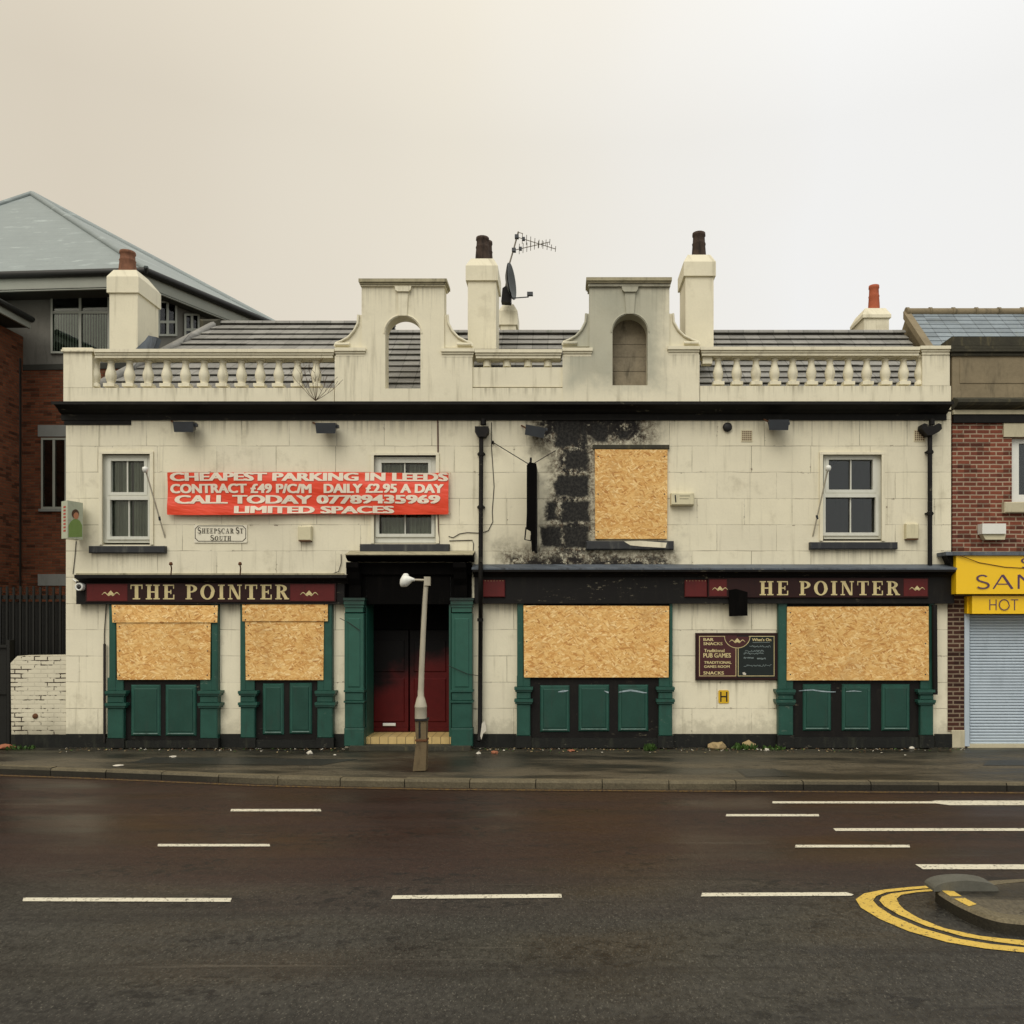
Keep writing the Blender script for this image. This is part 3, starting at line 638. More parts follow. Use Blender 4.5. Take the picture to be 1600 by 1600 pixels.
def letters(mb, body, px0, px1, py0, py1, y, m, font=SERIF, gap=.14, space=.5, small=None):
    """Cut-out capitals fitted to a photo rectangle; every stroke a hair in front of the one before, so none share a plane. small = cap height of all but initials."""
    items = []; cx = 0; first = True
    for ch in body:
        if ch == ' ': cx += space; first = True; continue
        polys, adv = font[ch]; k = small if (small and not first) else 1
        items.append((cx, k, polys)); cx += adv * k + gap; first = False
    tot = cx - gap; sx = (X(px1, y) - X(px0, y)) / tot; sz = Z(py0, y) - Z(py1, y); x0 = X(px0, y); z0 = Z(py1, y); d = 0
    for ox, k, polys in items:
        d = 0
        for q in polys:
            d += 1; yy = y - .0006 * d
            mb.add([(x0 + (ox + a_ * k) * sx, yy, z0 + b_ * k * sz) for a_, b_ in q], [list(range(len(q)))], m)
def flat(mb, pts, y, m): mb.add([(X(a_, y), y, Z(b_, y)) for a_, b_ in pts], [list(range(len(pts)))], m)
def emblem(mb, cx, cy, wpx, y, m):
    """small gilt scroll ornament"""
    s_ = wpx / 28
    for sg in (-1, 1):
        pts = [(cx + sg * t * s_, cy + (2.2 * math.sin(t * .5) + 1.0) * s_) for t in range(1, 15)]
        wd = [1.6, 2, 2.2, 2.2, 2, 1.8, 1.7, 1.6, 1.5, 1.4, 1.3, 1.2, 1, .8]
        for i in range(13):
            (ax, ay), (bx, by) = pts[i], pts[i + 1]
            flat(mb, [(ax, ay - wd[i] * s_ / 2), (bx, by - wd[i + 1] * s_ / 2), (bx, by + wd[i + 1] * s_ / 2), (ax, ay + wd[i] * s_ / 2)], y - .0004 * i, m)
    flat(mb, [(cx - 5.5 * s_, cy + 1.5 * s_), (cx, cy - 4.6 * s_), (cx + 5.5 * s_, cy + 1.5 * s_), (cx, cy + 3 * s_)], y - .007, m)

# ================================================================== GROUND
mb = MB(); mb.add([(-900, -900, -.125), (900, -900, -.125), (900, 900, -.125), (-900, 900, -.125)], [(0, 1, 2, 3)], 'ground'); struct('ground', mb)
RZ = -.11
mb = MB(); mb.add([(-60, -40, RZ), (60, -40, RZ), (60, .5, RZ), (-60, .5, RZ)], [(0, 1, 2, 3)], 'asphalt'); struct('road', mb)
KERB = [(-900, 1180), (-400, 1188), (0, 1198), (150, 1203), (300, 1209), (400, 1213), (520, 1216), (700, 1219), (1000, 1221), (1600, 1224), (2600, 1226)]
kp = [G(a_, b_)[:2] for a_, b_ in KERB]
mb = MB(); mb.slab([(x, y + .12) for x, y in kp] + [(kp[-1][0], 14), (kp[0][0], 14)], -.12, 0, 'paving'); struct('pavement', mb)
def along(pts, step):
    out = []; d = 0.0; rest = 0.0
    for (x0, y0), (x1, y1) in zip(pts, pts[1:]):
        l = math.hypot(x1 - x0, y1 - y0); t = rest
        while t < l: out.append((x0 + (x1 - x0) * t / l, y0 + (y1 - y0) * t / l)); t += step
        rest = t - l
    return out
ks = along(kp, .914); mb = MB()
for i, ((x0, y0), (x1, y1)) in enumerate(zip(ks, ks[1:])):
    l = math.hypot(x1 - x0, y1 - y0); ux, uy = (x1 - x0) / l, (y1 - y0) / l; g_ = .006; dz = rnd.uniform(-.006, .006); dy = rnd.uniform(-.006, .006)
    a_ = Vector((x0 + ux * g_, y0 + uy * g_ + dy)); b_ = Vector((x1 - ux * g_, y1 - uy * g_ + dy)); nx, ny = -uy, ux
    prof = [(0, -.12), (.0, -.03), (.018, .004 + dz), (.135, .004 + dz), (.135, -.12)]
    vs = [(a_.x + nx * o_, a_.y + ny * o_, z) for o_, z in prof] + [(b_.x + nx * o_, b_.y + ny * o_, z) for o_, z in prof]
    mb.add(vs, [(0, 1, 6, 5), (1, 2, 7, 6), (2, 3, 8, 7), (3, 4, 9, 8), (4, 3, 2, 1, 0), (5, 6, 7, 8, 9)], 'kerbstone')
    vs = [(a_.x + nx * .02 - ux * .02, a_.y + ny * .02, z) for z in (-.12, -.012)] + [(a_.x + nx * .02 + ux * .01, a_.y + ny * .02, z) for z in (-.12, -.012)]
    mb.add(vs, [(0, 2, 3, 1)], 'kerbgap')
struct('kerb', mb)
mb = MB(); zz = RZ + .006
yl = [(x, y) for x, y in kp]
for (x0, y0), (x1, y1) in zip(yl, yl[1:]): mb.add([(x0, y0 - .15, zz), (x1, y1 - .15, zz), (x1, y1 - .07, zz), (x0, y0 - .07, zz)], [(0, 1, 2, 3)], 'oldyline')
struct('yellow_kerb_line', mb)
# pavement repairs
mb = MB(); mb.add([G(a_, b_, .004) for a_, b_ in ((1166, 1214), (1234, 1213), (1212, 1201), (1150, 1202))], [(0, 1, 2, 3)], 'patch'); struct('pavement_patch', mb)
mb = MB(); mb.add([G(a_, b_, .004) for a_, b_ in ((200, 1192), (500, 1196), (560, 1186), (240, 1183))], [(0, 1, 2, 3)], 'patch'); struct('pavement_patch', mb)
mb = MB(); mb.add([G(a_, b_, .004) for a_, b_ in ((1536, 1196), (1640, 1196), (1630, 1188), (1545, 1188))], [(0, 1, 2, 3)], 'patch'); struct('pavement_patch', mb)
# painted lines
def gline(pts, m='line', name='road_marking', z=RZ + .005):
    mb = MB(); mb.add([G(a_, b_, z) for a_, b_ in pts], [list(range(len(pts)))], m); return struct(name, mb)
for a_, b_, c_, d_ in ((360, 501, 1264, 1267.6), (1134, 1279, 1272, 1275.4), (246, 421, 1318.6, 1322.4), (1242, 1421, 1320, 1324)):
    gline([(a_, d_), (b_ + 1, d_), (b_, c_), (a_ + 1, c_)])
gline([(35, 1408), (360, 1409), (362, 1403), (37, 1402.4)]); gline([(611, 1404.5), (878, 1402.5), (877, 1396.5), (614, 1399)]); gline([(1095, 1400.5), (1330, 1399.5), (1334, 1397.5), (1322, 1394), (1097, 1395)])
gline([(1207, 1255.2), (1462, 1255.2), (1484, 1258), (2100, 1258), (2100, 1251), (1462, 1250.8), (1455, 1252), (1207, 1252)])
gline([(1306, 1298.2), (2100, 1298.2), (2100, 1294), (1301, 1294)]); gline([(1442, 1358), (2200, 1358.5), (2200, 1351), (1430, 1350.4)])
gline([(-700, 1413), (-222, 1412), (-222, 1406), (-700, 1407)]); gline([(-330, 1320), (-140, 1320), (-140, 1316.5), (-330, 1316.5)])
OUT1 = [(1720, 1370), (1600, 1374), (1520, 1378), (1460, 1383), (1420, 1386), (1380, 1390), (1350, 1396), (1337, 1405), (1345, 1418), (1375, 1436), (1420, 1455), (1480, 1472), (1540, 1482), (1600, 1488), (1800, 1498)]
IN1 = [(1720, 1374), (1600, 1378), (1520, 1382), (1460, 1387), (1420, 1390), (1385, 1394), (1369, 1400), (1364, 1407), (1372, 1416), (1395, 1431), (1440, 1450), (1500, 1467), (1550, 1475), (1600, 1480), (1800, 1490)]
OUT2 = [(1720, 1375.5), (1600, 1379.5), (1520, 1383.5), (1460, 1388.4), (1424, 1392), (1392, 1396), (1378, 1401), (1374, 1407), (1382, 1416), (1404, 1429), (1448, 1447), (1505, 1463), (1553, 1471), (1600, 1477), (1800, 1487)]
IN2 = [(1720, 1379), (1600, 1383), (1520, 1387), (1460, 1392), (1432, 1394), (1408, 1398), (1401, 1404), (1405, 1413), (1413, 1421), (1435, 1434), (1475, 1450), (1530, 1462), (1565, 1466), (1600, 1469), (1800, 1479)]
for A_, B_ in ((OUT1, IN1), (OUT2, IN2)):
    mb = MB()
    pa = [Vector(G(a_, b_, RZ + .005)) for a_, b_ in A_]; pb = [Vector(G(a_, b_, RZ + .005)) for a_, b_ in B_]
    for i in range(len(pa) - 1): mb.add([pa[i], pa[i + 1], pb[i + 1], pb[i]], [(0, 1, 2, 3)], 'yline')
    struct('yellow_road_marking', mb)
# refuge island: kerbed nose with a tarmac top and the low cap of a lost bollard
def smooth(pts, n=4):
    out = []
    for i in range(len(pts) - 1):
        p0, p1, p2, p3 = [Vector(pts[max(0, min(len(pts) - 1, i + k))]) for k in (-1, 0, 1, 2)]
        for j in range(n):
            t = j / n; out.append(.5 * ((2 * p1) + (p2 - p0) * t + (2 * p0 - 5 * p1 + 4 * p2 - p3) * t * t + (3 * p1 - p0 - 3 * p2 + p3) * t ** 3))
    return out + [Vector(pts[-1])]
isl = smooth([Vector(G(a_, b_, .0)[:2]) for a_, b_ in ((1760, 1368), (1600, 1372), (1520, 1376), (1470, 1380), (1462, 1388), (1478, 1401), (1510, 1418), (1550, 1433), (1600, 1440), (1760, 1450))])
cx = sum(q.x for q in isl) / len(isl) + .1; cy = sum(q.y for q in isl) / len(isl); cI = Vector((cx, cy))
mb = MB(); n = len(isl)
ins = [q + (cI - q).normalized() * .14 for q in isl]; chm = [q + (cI - q).normalized() * .03 for q in isl]
vs = [(q.x, q.y, -.12) for q in isl] + [(q.x, q.y, -.025) for q in isl] + [(q.x, q.y, .0) for q in chm] + [(q.x, q.y, .0) for q in ins]
fs = [(i + k * n, i + 1 + k * n, i + 1 + (k + 1) * n, i + (k + 1) * n) for k in range(3) for i in range(n - 1)]
mb.add(vs, fs, 'kerbstone'); mb.add([(q.x, q.y, -.002) for q in ins], [list(range(n))], 'paving'); struct('traffic_island', mb)
c_ = G(1508, 1391, .0); mb = MB()
mb.prism([(c_[0] - .27, -.004)] + [(c_[0] - .27 * math.cos(R(t)), .085 * math.sin(R(t)) ** .8) for t in range(8, 173, 12)] + [(c_[0] + .27, -.004)], c_[1] - .02, c_[1] + .16, 'islandblock')
tag(mb.build('bollard_base', fix=True), 'low half round grey block left where a bollard stood on the traffic island nose', 'bollard base')
for k_, (i0, i1) in enumerate(((17, 20), (21, 24))):
    mb = MB(); q = [isl[i] + (cI - isl[i]).normalized() * t for t, rng in ((.035, range(i0, i1 + 1)), (.13, range(i1, i0 - 1, -1))) for i in rng]
    mb.add([(v.x, v.y, .004) for v in q], [list(range(len(q)))], 'yline'); struct('yellow_kerb_paint', mb)

# ================================================================== THE PUB
pub = thing('pub_building', (0, 3.5, 0), 'boarded up cream rendered two storey pub with balustraded parapet, dark cornice and fire damage', 'building')
XL, XR = X(103), X(1486)
ZC = Z(657)
BK = 7.0
hol = [(X(158), X(236), Z(851), Z(706)), (X(582), X(684), Z(849), Z(707)), (X(1285), X(1380), Z(845), Z(707)), (X(572), X(704), 0.02, Z(905))]
hol[3] = (X(570), X(705), 0.0, Z(900))
mb = MB(); mb.wall(XL, XR, 0, ZC + .15, hol, 0, .4, 'burnt'); mb.build('front_wall', pub)
mb = MB(); mb.box(XL + .31, XR - .31, .42, BK - .32, ZC + .18, ZC + .28, 'soot'); mb.build('ceiling', pub)
mb = MB(); mb.box(XL, XL + .3, .41, BK, 0, ZC + .5, 'trim'); mb.box(XR - .3, XR, .41, BK, 0, ZC + .5, 'trim'); mb.box(XL + .3, XR - .3, BK - .3, BK, 0, ZC + .5, 'trim')
mb.box(XL + .3, XR - .3, .41, BK - .31, 2.9, 3.05, 'soot'); mb.build('rear_walls', pub)
# black plinth
for a_, b_ in ((102.5, 166), (339, 375), (521, 538), (739, 806), (1052, 1216), (1461, 1488)): mb = MB(); mb.pbox(a_, b_, 1147, 1168, -.03, .01, 'plinth'); mb.build('plinth', pub)
# cornice
zt = Z(627, -.30); zb = Z(657)
prof = [(.02, zb), (-.03, zb), (-.03, zb + .10), (-.10, zb + .13), (-.12, zb + .16), (-.22, zb + .21), (-.27, zb + .24), (-.30, zt - .05), (-.30, zt), (.02, zt + .035)]
mb = MB(); mb.profile(prof[::-1], X(80, -.3), X(1491, -.3), 'cornice')
mb.box(X(101), X(205), -.018, .01, Z(664), zb - .002, 'cornice'); mb.build('cornice', pub)
# parapet
def pblock(a_, b_, c_, d_, yf=.0, yb=.24, m='trim'): mb.pbox(a_, b_, c_, d_, yf, yb, m)
zz0 = 640
for a_, b_, c_ in ((99, 522, 606), (1094, 1486, 603), (738, 879, 606)): mb = MB(); pblock(a_, b_, c_, zz0); mb.build('parapet_plinth', pub)
mb = MB(); mb.pbox(738, 879, 574, 604.5, .03, .2, 'trim'); mb.build('parapet_panel', pub)
mb = MB(); pblock(99, 144, 549, 605.6, .0); mb.pbox(95, 146, 546, 549, -.04, .26, 'trim'); mb.pbox(97, 144, 543, 546, -.02, .24, 'trim')
mb.build('parapet_pier', pub)
mb = MB(); pblock(1441, 1484, 553.6, 602.6, .0); mb.build('parapet_pier', pub)
def rail(a_, b_, t, parent, name='parapet_rail'):
    mb = MB(); mb.pbox(a_, b_, t, t + 5, -.06, .28, 'trim'); mb.pbox(a_ + 1, b_ - 1, t + 5, t + 9, -.035, .26, 'trim'); mb.pbox(a_ + 2, b_ - 2, t + 9, t + 14, -.015, .24, 'trim'); return mb.build(name, parent)
rail(146.5, 522, 545, pub); rail(522.6, 571, 543, pub); rail(689, 741, 544, pub); rail(741.6, 878, 545.5, pub); rail(878.6, 926, 543, pub); rail(1043, 1094, 540.5, pub); rail(1094.6, 1438, 541.5, pub); rail(1438.6, 1486, 540, pub)
BAL = [(.085, 0), (.085, .055), (.064, .06), (.062, .085), (.074, .12), (.088, .17), (.090, .21), (.080, .26), (.060, .32), (.052, .38), (.052, .41), (.066, .425), (.066, .44), (.09, .445), (.09, .50)]
def baluster(px, top, bot, first=None):
    z0, z1 = Z(bot, .12), Z(top, .12); k = (z1 - z0) / .5
    x = X(px, .12)
    mb = MB(); mb.box(x - .095, x + .095, .04, .20, z0, z0 + .055 * k, 'trim'); mb.lathe((x, .12, z0), [(r, h_ * k) for r, h_ in BAL[2:13]], 'trim', 12); mb.box(x - .098, x + .098, .035, .205, z0 + .445 * k, z1, 'trim')
    return mb.build('baluster', pub)
for k in range(12):
    baluster(173.5 + 29.15 * k, 559.2, 605.5)
for px in (1122, 1151, 1181, 1210, 1238.5, 1267.5, 1296.5, 1325, 1354, 1383, 1411.5): baluster(px, 555.8, 602.5)
# half balusters against pier and pedestal
for px, t_, b_ in ((148.5, 559.2, 605.5), (1437, 555.8, 602.5)):
    z0, z1 = Z(b_, .12), Z(t_, .12); k = (z1 - z0) / .5; x = X(px, .12)
    mb = MB(); mb.lathe((x, .12, z0), [(r, h_ * k) for r, h_ in BAL], 'trim', 12); mb.build('baluster', pub)
mb = MB(); mb.pbox(1098, 1113, 556, 568, .04, .2, 'trim'); mb.build('broken_baluster', pub)['label'] = 'broken stump of a baluster hanging under the parapet rail'
for px in (761, 792, 825, 856):
    x = X(px, .1); mb = MB(); mb.lathe((x, .11, Z(573.5, .1)), [(.07, 0), (.07, .06), (.06, .11), (.035, .145), (.0, .155)], 'trim', 12); mb.build('baluster', pub)
# the two arched gables
def gable(xl, xr, x_in0, x_in1, spring, top, ob, ped_l, ped_r, capt, capb, m, pedtop=550):
    g = MB(); cxp = (x_in0 + x_in1) / 2; rx = (x_in1 - x_in0) / 2; ry = spring - top
    yf, yb = -.012, .26
    la = [(cxp - rx * math.sin(R(t)), spring - ry * math.cos(R(t))) for t in range(0, 91, 9)]
    ra = [(cxp + rx * math.sin(R(t)), spring - ry * math.cos(R(t))) for t in range(0, 91, 9)]
    left = [(cxp, capb), (cxp, top)] + la[1:] + [(x_in0, ob), (cxp, ob), (cxp, 640), (ped_l, 640), (ped_l, pedtop + 6), (xl, pedtop + 6), (xl, capb)]
    right = [(cxp, capb), (xr, capb), (xr, pedtop + 6), (ped_r, pedtop + 6), (ped_r, 640), (cxp, 640), (cxp, ob), (x_in1, ob)] + ra[::-1][:-1] + [(cxp, top)]
    g.pprism(left, yf, yb, m); g.pprism(right, yf, yb, m)
    root = g.build('arched_gable', pub, fix=True)
    c = MB(); c.pbox(xl - 5, xr + 4, capt, capt + 5, -.10, .34, 'coping'); c.pbox(xl - 3.5, xr + 2.5, capt + 5, capt + 8.5, -.075, .32, 'coping'); c.pbox(xl - 2, xr + 1.5, capt + 8.5, capb - .3, -.05, .30, m); c.build('coping', root)
    k = MB(); k.pprism([(cxp - 13, capb), (cxp + 13, capb), (cxp + 12, capb + 5), (cxp + 9, capb + 8), (cxp - 9, capb + 8), (cxp - 12, capb + 5)], -.07, .0, m)
    k.pprism([(cxp - 8.5, capb + 8.3), (cxp + 8.5, capb + 8.3), (cxp + 6, top - 1), (cxp - 6, top - 1)], -.04, .0, m); k.build('keystone', root, fix=True)
    # voussoir joints: shallow raised lines round the arch
    a_ = MB()
    pts = [(cxp - (rx + 2) * math.cos(R(t)), spring - (ry + 2) * math.sin(R(t))) for t in range(0, 181, 12)]
    a_.tube([P(q, r_, -.015) for q, r_ in pts], .012, m, 6); a_.build('arch_moulding', root)
    for sg, x0, xe in ((-1, xl, ped_l), (1, xr, ped_r)):
        cur = [(0, -58), (5, -58), (6, -45), (12, -33), (21, -23), (32, -17), (40, -14), (42, -9), (42, -4)]
        s_ = abs(xe - x0) / 42 if abs(xe - x0) > 5 else 1
        pts = [(x0 + sg * q * s_, pedtop + r_) for q, r_ in cur] + [(xe, pedtop - 6.6), (x0, pedtop - 6.6)]
        b_ = MB(); b_.pprism(pts[:7] + [(x0 + sg * 42 * s_, pedtop - 12), (x0 + sg * 42 * s_, pedtop - 6.6), (x0, pedtop - 6.6)], .02, .2, m)
        b_.tube([P(q, r_, .0) for q, r_ in pts[1:8]], .022, m, 6)
        vx, vz = X(x0 + sg * 30 * s_), Z(pedtop - 12); b_.tube([(vx - .12, .0, vz), (vx + .12, .0, vz)], .03, m, 8)
        b_.build('scroll_bracket', root, fix=True)
    return root
gable(565, 694, 602, 657, 521, 494, 607, 523, 738, 435, 447, 'trim')
gable(921, 1046, 957, 1012, 519, 491, 602, 879, 1093, 433, 447.5, 'gable', 548)
# weathered boarding seen through the right-hand arch
mb = MB()
for i, (t_, b_) in enumerate(((496, 538), (538.6, 557.6), (558.2, 580), (580.6, 606))): mb.pbox(950, 1020, t_, b_, .30 + .006 * (i % 2), .36, 'mason')
mb.build('arch_backing', pub)
# roof: overlapping courses of big interlocking tiles
def roof(x0, x1, y0, z0, y1, z1, n, name, parent, m, lift=.055, thick=.016, back=True, xe=None):
    mb = MB(); L_ = math.hypot(y1 - y0, z1 - z0); uy, uz = (y1 - y0) / L_, (z1 - z0) / L_; ny, nz = -uz, uy; c = L_ / n
    for i in range(n):
        a_, b_ = i * c - .09, (i + 1) * c
        q = lambda d, h_: (y0 + uy * d + ny * h_, z0 + uz * d + nz * h_)
        X0 = x0; x0_ = x0 if xe is None else xe + (x0 - xe) * (i + .4) / n
        segs = max(1, int((x1 - x0_) / 1.2))
        for k in range(segs):
            xa, xb = x0_ + (x1 - x0_) * k / segs, x0_ + (x1 - x0_) * (k + 1) / segs; j = rnd.uniform(-.006, .006)
            pr = [q(a_, lift + j), q(b_, .006), q(b_, .0), q(a_ + .14, lift * .55), q(a_, lift - thick + j)]
            mb.profile(pr, xa, xb, m)
    mb.profile([(y0, z0 - .02), (y1, z1 - .02), (y1, z1 - .25), (y0, z0 - .25)], x0 + .01, x1 - .01, 'hole')
    if xe is not None:
        mb.tube([(xe, y0 - .05, z0 + .02), (x0, y1, z1 + .03)], .085, m, 8)
        mb.add([(xe, y0, z0 - .03), (x0, y1, z1 - .03), (xe, 2 * y1 - y0, z0 - .03)], [(0, 1, 2)], m)
        mb.add([(xe, y0, z0 - .03), (x0 + .05, y0, z0 - .03), (x0 + .05, y1, z1 - .03)], [(0, 1, 2)], 'hole')
    rc = [(y1 + .13 * math.cos(R(t)), z1 - .01 + .085 * math.sin(R(t))) for t in range(0, 181, 30)]
    mb.profile(rc[::-1], x0, x1, m)
    if back: mb.profile([(y1, z1), (2 * y1 - y0, z0), (2 * y1 - y0, z0 - .2), (y1, z1 - .2)], x0, x1, m)
    return mb.build(name, parent, fix=True)
roof(-7.62, -3.72, .62, 6.33, 4.0, Z(507, 4.0), 11, 'roof', pub, 'rooftile', xe=-8.35)
roof(-3.70, 6.84, .62, 6.33, 2.4, Z(522, 2.4), 10, 'roof', pub, 'rooftile')
# chimneys
def chimney(a_, b_, top, bot, yf, yb, band, pots, m='trim', slope=0, potm='pot', shoulder=0, base_y=None):
    x0, x1, zt_, zb_ = X(a_, yf), X(b_, yf), Z(top, yf), Z(bot, yf); zbnd = Z(band, yf)
    mb = MB(); mb.box(x0, x1, yf, yb, zb_, zbnd, m)
    o = .035; c_ = .05
    v = [(x0 - o, yf - o, zbnd), (x1 + o, yf - o, zbnd), (x1 + o, yb + o, zbnd), (x0 - o, yb + o, zbnd)]
    zs = zt_ - .16
    v += [(x, y, zs) for x, y, _ in v[:4]]
    sh = shoulder
    v += [(x0 + c_, yf + c_, zt_), (x1 - c_, yf + c_, zt_), (x1 - c_ , yb - c_ - sh, zt_), (x0 + c_, yb - c_ - sh, zt_)]
    fs = [(3, 2, 1, 0), (8, 9, 10, 11)]
    for k in (0, 4):
        for i in range(4): j = (i + 1) % 4; fs.append((k + i, k + j, k + 4 + j, k + 4 + i))
    mb.add(v, fs, m); root = mb.build('chimney', pub)
    for pa, pb, pt, yy in pots:
        r_ = (X(pb, yy) - X(pa, yy)) / 2; xc = (X(pa, yy) + X(pb, yy)) / 2; h_ = Z(pt, yy) - zt_
        p_ = MB(); p_.lathe((xc, yy, zt_ - .01), [(r_ * 1.05, 0), (r_ * 1.0, h_ * .3), (r_ * .92, h_ * .55), (r_ * .98, h_ * .6), (r_ * .88, h_ * .66), (r_ * .84, h_ * .86), (r_ * .95, h_ * .9), (r_ * .92, h_), (r_ * .7, h_), (r_ * .68, h_ - .08)], potm, 14); p_.build('chimney_pot', root)
    return root
chimney(171, 215, 420, 545, 1.5, 2.3, 458, [(187, 212, 393, 1.75)], potm='oldpot', shoulder=.25)
chimney(731, 775, 402, 545, .55, 1.25, 439, [(743, 765, 371, .75), (752, 770, 377, 1.0)])
chimney(782, 806, 474, 530, 2.6, 3.2, 508, [(787, 800, 466, 2.9)], shoulder=.1)
chimney(1071, 1115, 396, 545, .55, 1.25, 432, [(1081, 1103, 364, .85)])
chimney(1350, 1389, 480, 560, 3.0, 3.7, 497, [(1357, 1374, 446, 3.3)], potm='terra')
mb = MB(); mb.pprism([(212, 545), (240, 545), (246, 527), (232, 524), (226, 532)], 1.45, 1.6, 'lead'); mb.build('flashing', pub, fix=True)
mb = MB(); mb.bevbox(310, 342, 497, 516, 3.8, 4.2, 'stonedark', .06); mb.build('ridge_end_stone', pub)

# windows upstairs
def window(o0, o1, t, b, rail_y, pu, pl, sill, curtain=True, yb=.12, name='window'):
    """o0..o1 x t..b: outer frame; pu/pl: (x0, x1, y0, y1) of the upper and lower panes; sill likewise"""
    yf = .06
    fr = MB(); xo0, xo1, zo0, zo1 = X(o0, yf), X(o1, yf), Z(b, yf), Z(t, yf)
    holes = [(X(q[0], yf), X(q[1], yf), Z(q[3], yf), Z(q[2], yf)) for q in (pu, pl)]
    fr.wall(xo0, xo1, zo0, zo1, holes, yf, yf + .09, 'white')
    root = fr.build(name, pub)
    s_ = MB()   # sash edges proud of the frame, glazing bars
    for (a_, b_, c_, d_), off in ((pu, .02), (pl, .0)):
        yy = yf - .028 + off; w_ = 5
        for r_ in ((a_ - w_, a_, c_ - w_, d_ + w_), (b_, b_ + w_, c_ - w_, d_ + w_), (a_, b_, c_ - w_, c_), (a_, b_, d_, d_ + w_)): s_.pbox(*r_, yy, yf + .02, 'white')
        m_ = (a_ + b_) / 2; s_.pbox(m_ - .9, m_ + .9, c_, d_, yf + .02, yf + .05, 'white')
    s_.build('sash', root)
    g_ = MB()
    for a_, b_, c_, d_ in (pu, pl): g_.pbox(a_ - 1, b_ + 1, c_ - 1, d_ + 1, yf + .06, yf + .066, 'glass')
    g_.build('pane', root)
    if curtain:
        for sg in (0, 1):
            c_ = MB(); m_ = (o0 + o1) / 2; xa, xb = (X(o0 + 8), X(m_ - 2)) if sg == 0 else (X(m_ + 2), X(o1 - 8)); n_ = 48; za, zb_ = Z(b - 4), Z(t + 4)
            vs = []
            for i in range(n_ + 1):
                x = xa + (xb - xa) * i / n_; y = .19 + .035 * math.sin(i * .8 + sg) + .015 * math.sin(i * 2.7)
                vs += [(x, y, za), (x + .01 * math.sin(i), y, zb_)]
            c_.add(vs, [(2 * i, 2 * i + 2, 2 * i + 3, 2 * i + 1) for i in range(n_)], 'curtain', True); c_.build('curtain', root)
    if sill:
        k_ = MB(); k_.bevbox(sill[0], sill[1], sill[2], sill[3], -.09, .02, 'sill', .012); k_.build('sill', root)
    return root
w1 = window(161, 236, 711, 848, 774, (173, 225, 720, 769), (172, 231, 781, 838), (138, 257, 853, 864))
w2 = window(585, 683, 714, 848, 780, (596, 669, 723, 772), (592, 674, 786, 834), (562, 702, 850, 862))
w4 = window(1287, 1378, 710, 842, 770, (1295, 1364, 718, 765), (1290, 1368, 777, 832), (1266, 1403, 847, 858), curtain=False)
# raised architraves painted with the wall
for a_, b_, t, bt_ in ((154, 239, 705, 851), (579, 686, 707, 849), (1281, 1383, 706, 845)):
    mb = MB(); mb.pbox(a_, a_ + 5, t + 4.2, bt_, -.03, .0, 'trim'); mb.pbox(b_ - 5, b_, t + 4.2, bt_, -.03, .0, 'trim'); mb.pbox(a_, b_, t, t + 4, -.03, .0, 'trim'); mb.build('window_surround', pub)
mb = MB(); mb.pbox(926, 1046, 695, 701, -.05, .0, 'stonedark'); mb.build('lintel', pub)
mb = MB(); mb.bevbox(915, 1053, 845, 859, -.09, .01, 'sill', .02); mb.pprism([(975, 846), (1000, 845), (1042, 848), (1040, 856), (1004, 854), (985, 852)], -.098, -.085, 'trim'); mb.build('charred_sill', pub, fix=True)

# shopfront windows: pilasters, panelled stall risers
def ledge(mb, a_, b_, y_, m): mb.pbox(a_ - 2.5, b_ + 2.5, y_ - 2.2, y_ + 2, -.19, .0, m); mb.pbox(a_ - 1.2, b_ + 1.2, y_ + 2, y_ + 5, -.165, .0, m)
def shopfront(pl, pr, jl, jr, led, base, frame_t, panels, top, mj='green'):
    root = MB(); root.pbox(pl[0] + 3, pr[1] - 3, frame_t, base, -.055, .01, 'black'); root.pbox(jl[0] + 2, jr[1] - 2, top, frame_t - .2, -.03, .01, 'black')
    root = root.build('shopfront', pub)
    for (a_, b_), (ja, jb) in ((pl, jl), (pr, jr)):
        p_ = MB(); p_.bevbox(a_ + 1.5, b_ - 1.5, led[1] + 5.2, base - 3, -.135, .01, mj, .012); p_.bevbox(a_ + 1, b_ - 1, led[0] + 5.2, led[1] - 2.4, -.14, .01, mj, .015)
        ledge(p_, a_, b_, led[0], mj); ledge(p_, a_, b_, led[1], mj)
        p_.bevbox(ja, jb, top, led[0] - 2.5, -.10, .01, mj, .012); p_.bevbox(a_ + 1.5, b_ - 1.5, frame_t - 4, led[0] - 2.6, -.09, .01, mj, .01); p_.pbox(a_, b_, base - 2.8, 1168.5, -.15, .01, 'plinth'); p_.build('pilaster', root)
    for a_, b_, c_, d_ in panels:
        q = MB(); q.bevbox(a_, b_, c_, d_, -.085, -.05, mj, .02); q.bevbox(a_ + 4, b_ - 4, c_ + 5, d_ - 5, -.098, -.08, 'greenp', .02); q.pbox(a_ + 4, b_ - 4, d_ - 4.4, d_ - 3.2, -.0995, -.084, 'pale_streak'); q.build('panel', root)
    s_ = MB(); s_.pbox(pl[1] - 2, pr[0] + 2, base + .3, 1168.5, -.12, .01, 'plinth'); s_.build('stall_riser_base', root)
    return root
shopfront((166, 194), (311, 341), (170, 181), (330, 340), (1082, 1101), 1157, 1063, ((204, 250, 1070, 1150), (258, 306, 1070, 1150)), 943)
shopfront((374, 399), (494, 521), (375, 384), (505, 519), (1082, 1100), 1156, 1063, ((410, 443, 1068, 1148), (452, 487, 1067, 1147)), 941)
shopfront((806, 830), (1028, 1052), (808, 818), (1046, 1051), (1076, 1095), 1153, 1060, ((844, 890, 1071, 1144), (904, 952, 1070, 1143), (966, 1013, 1070, 1143)), 942)
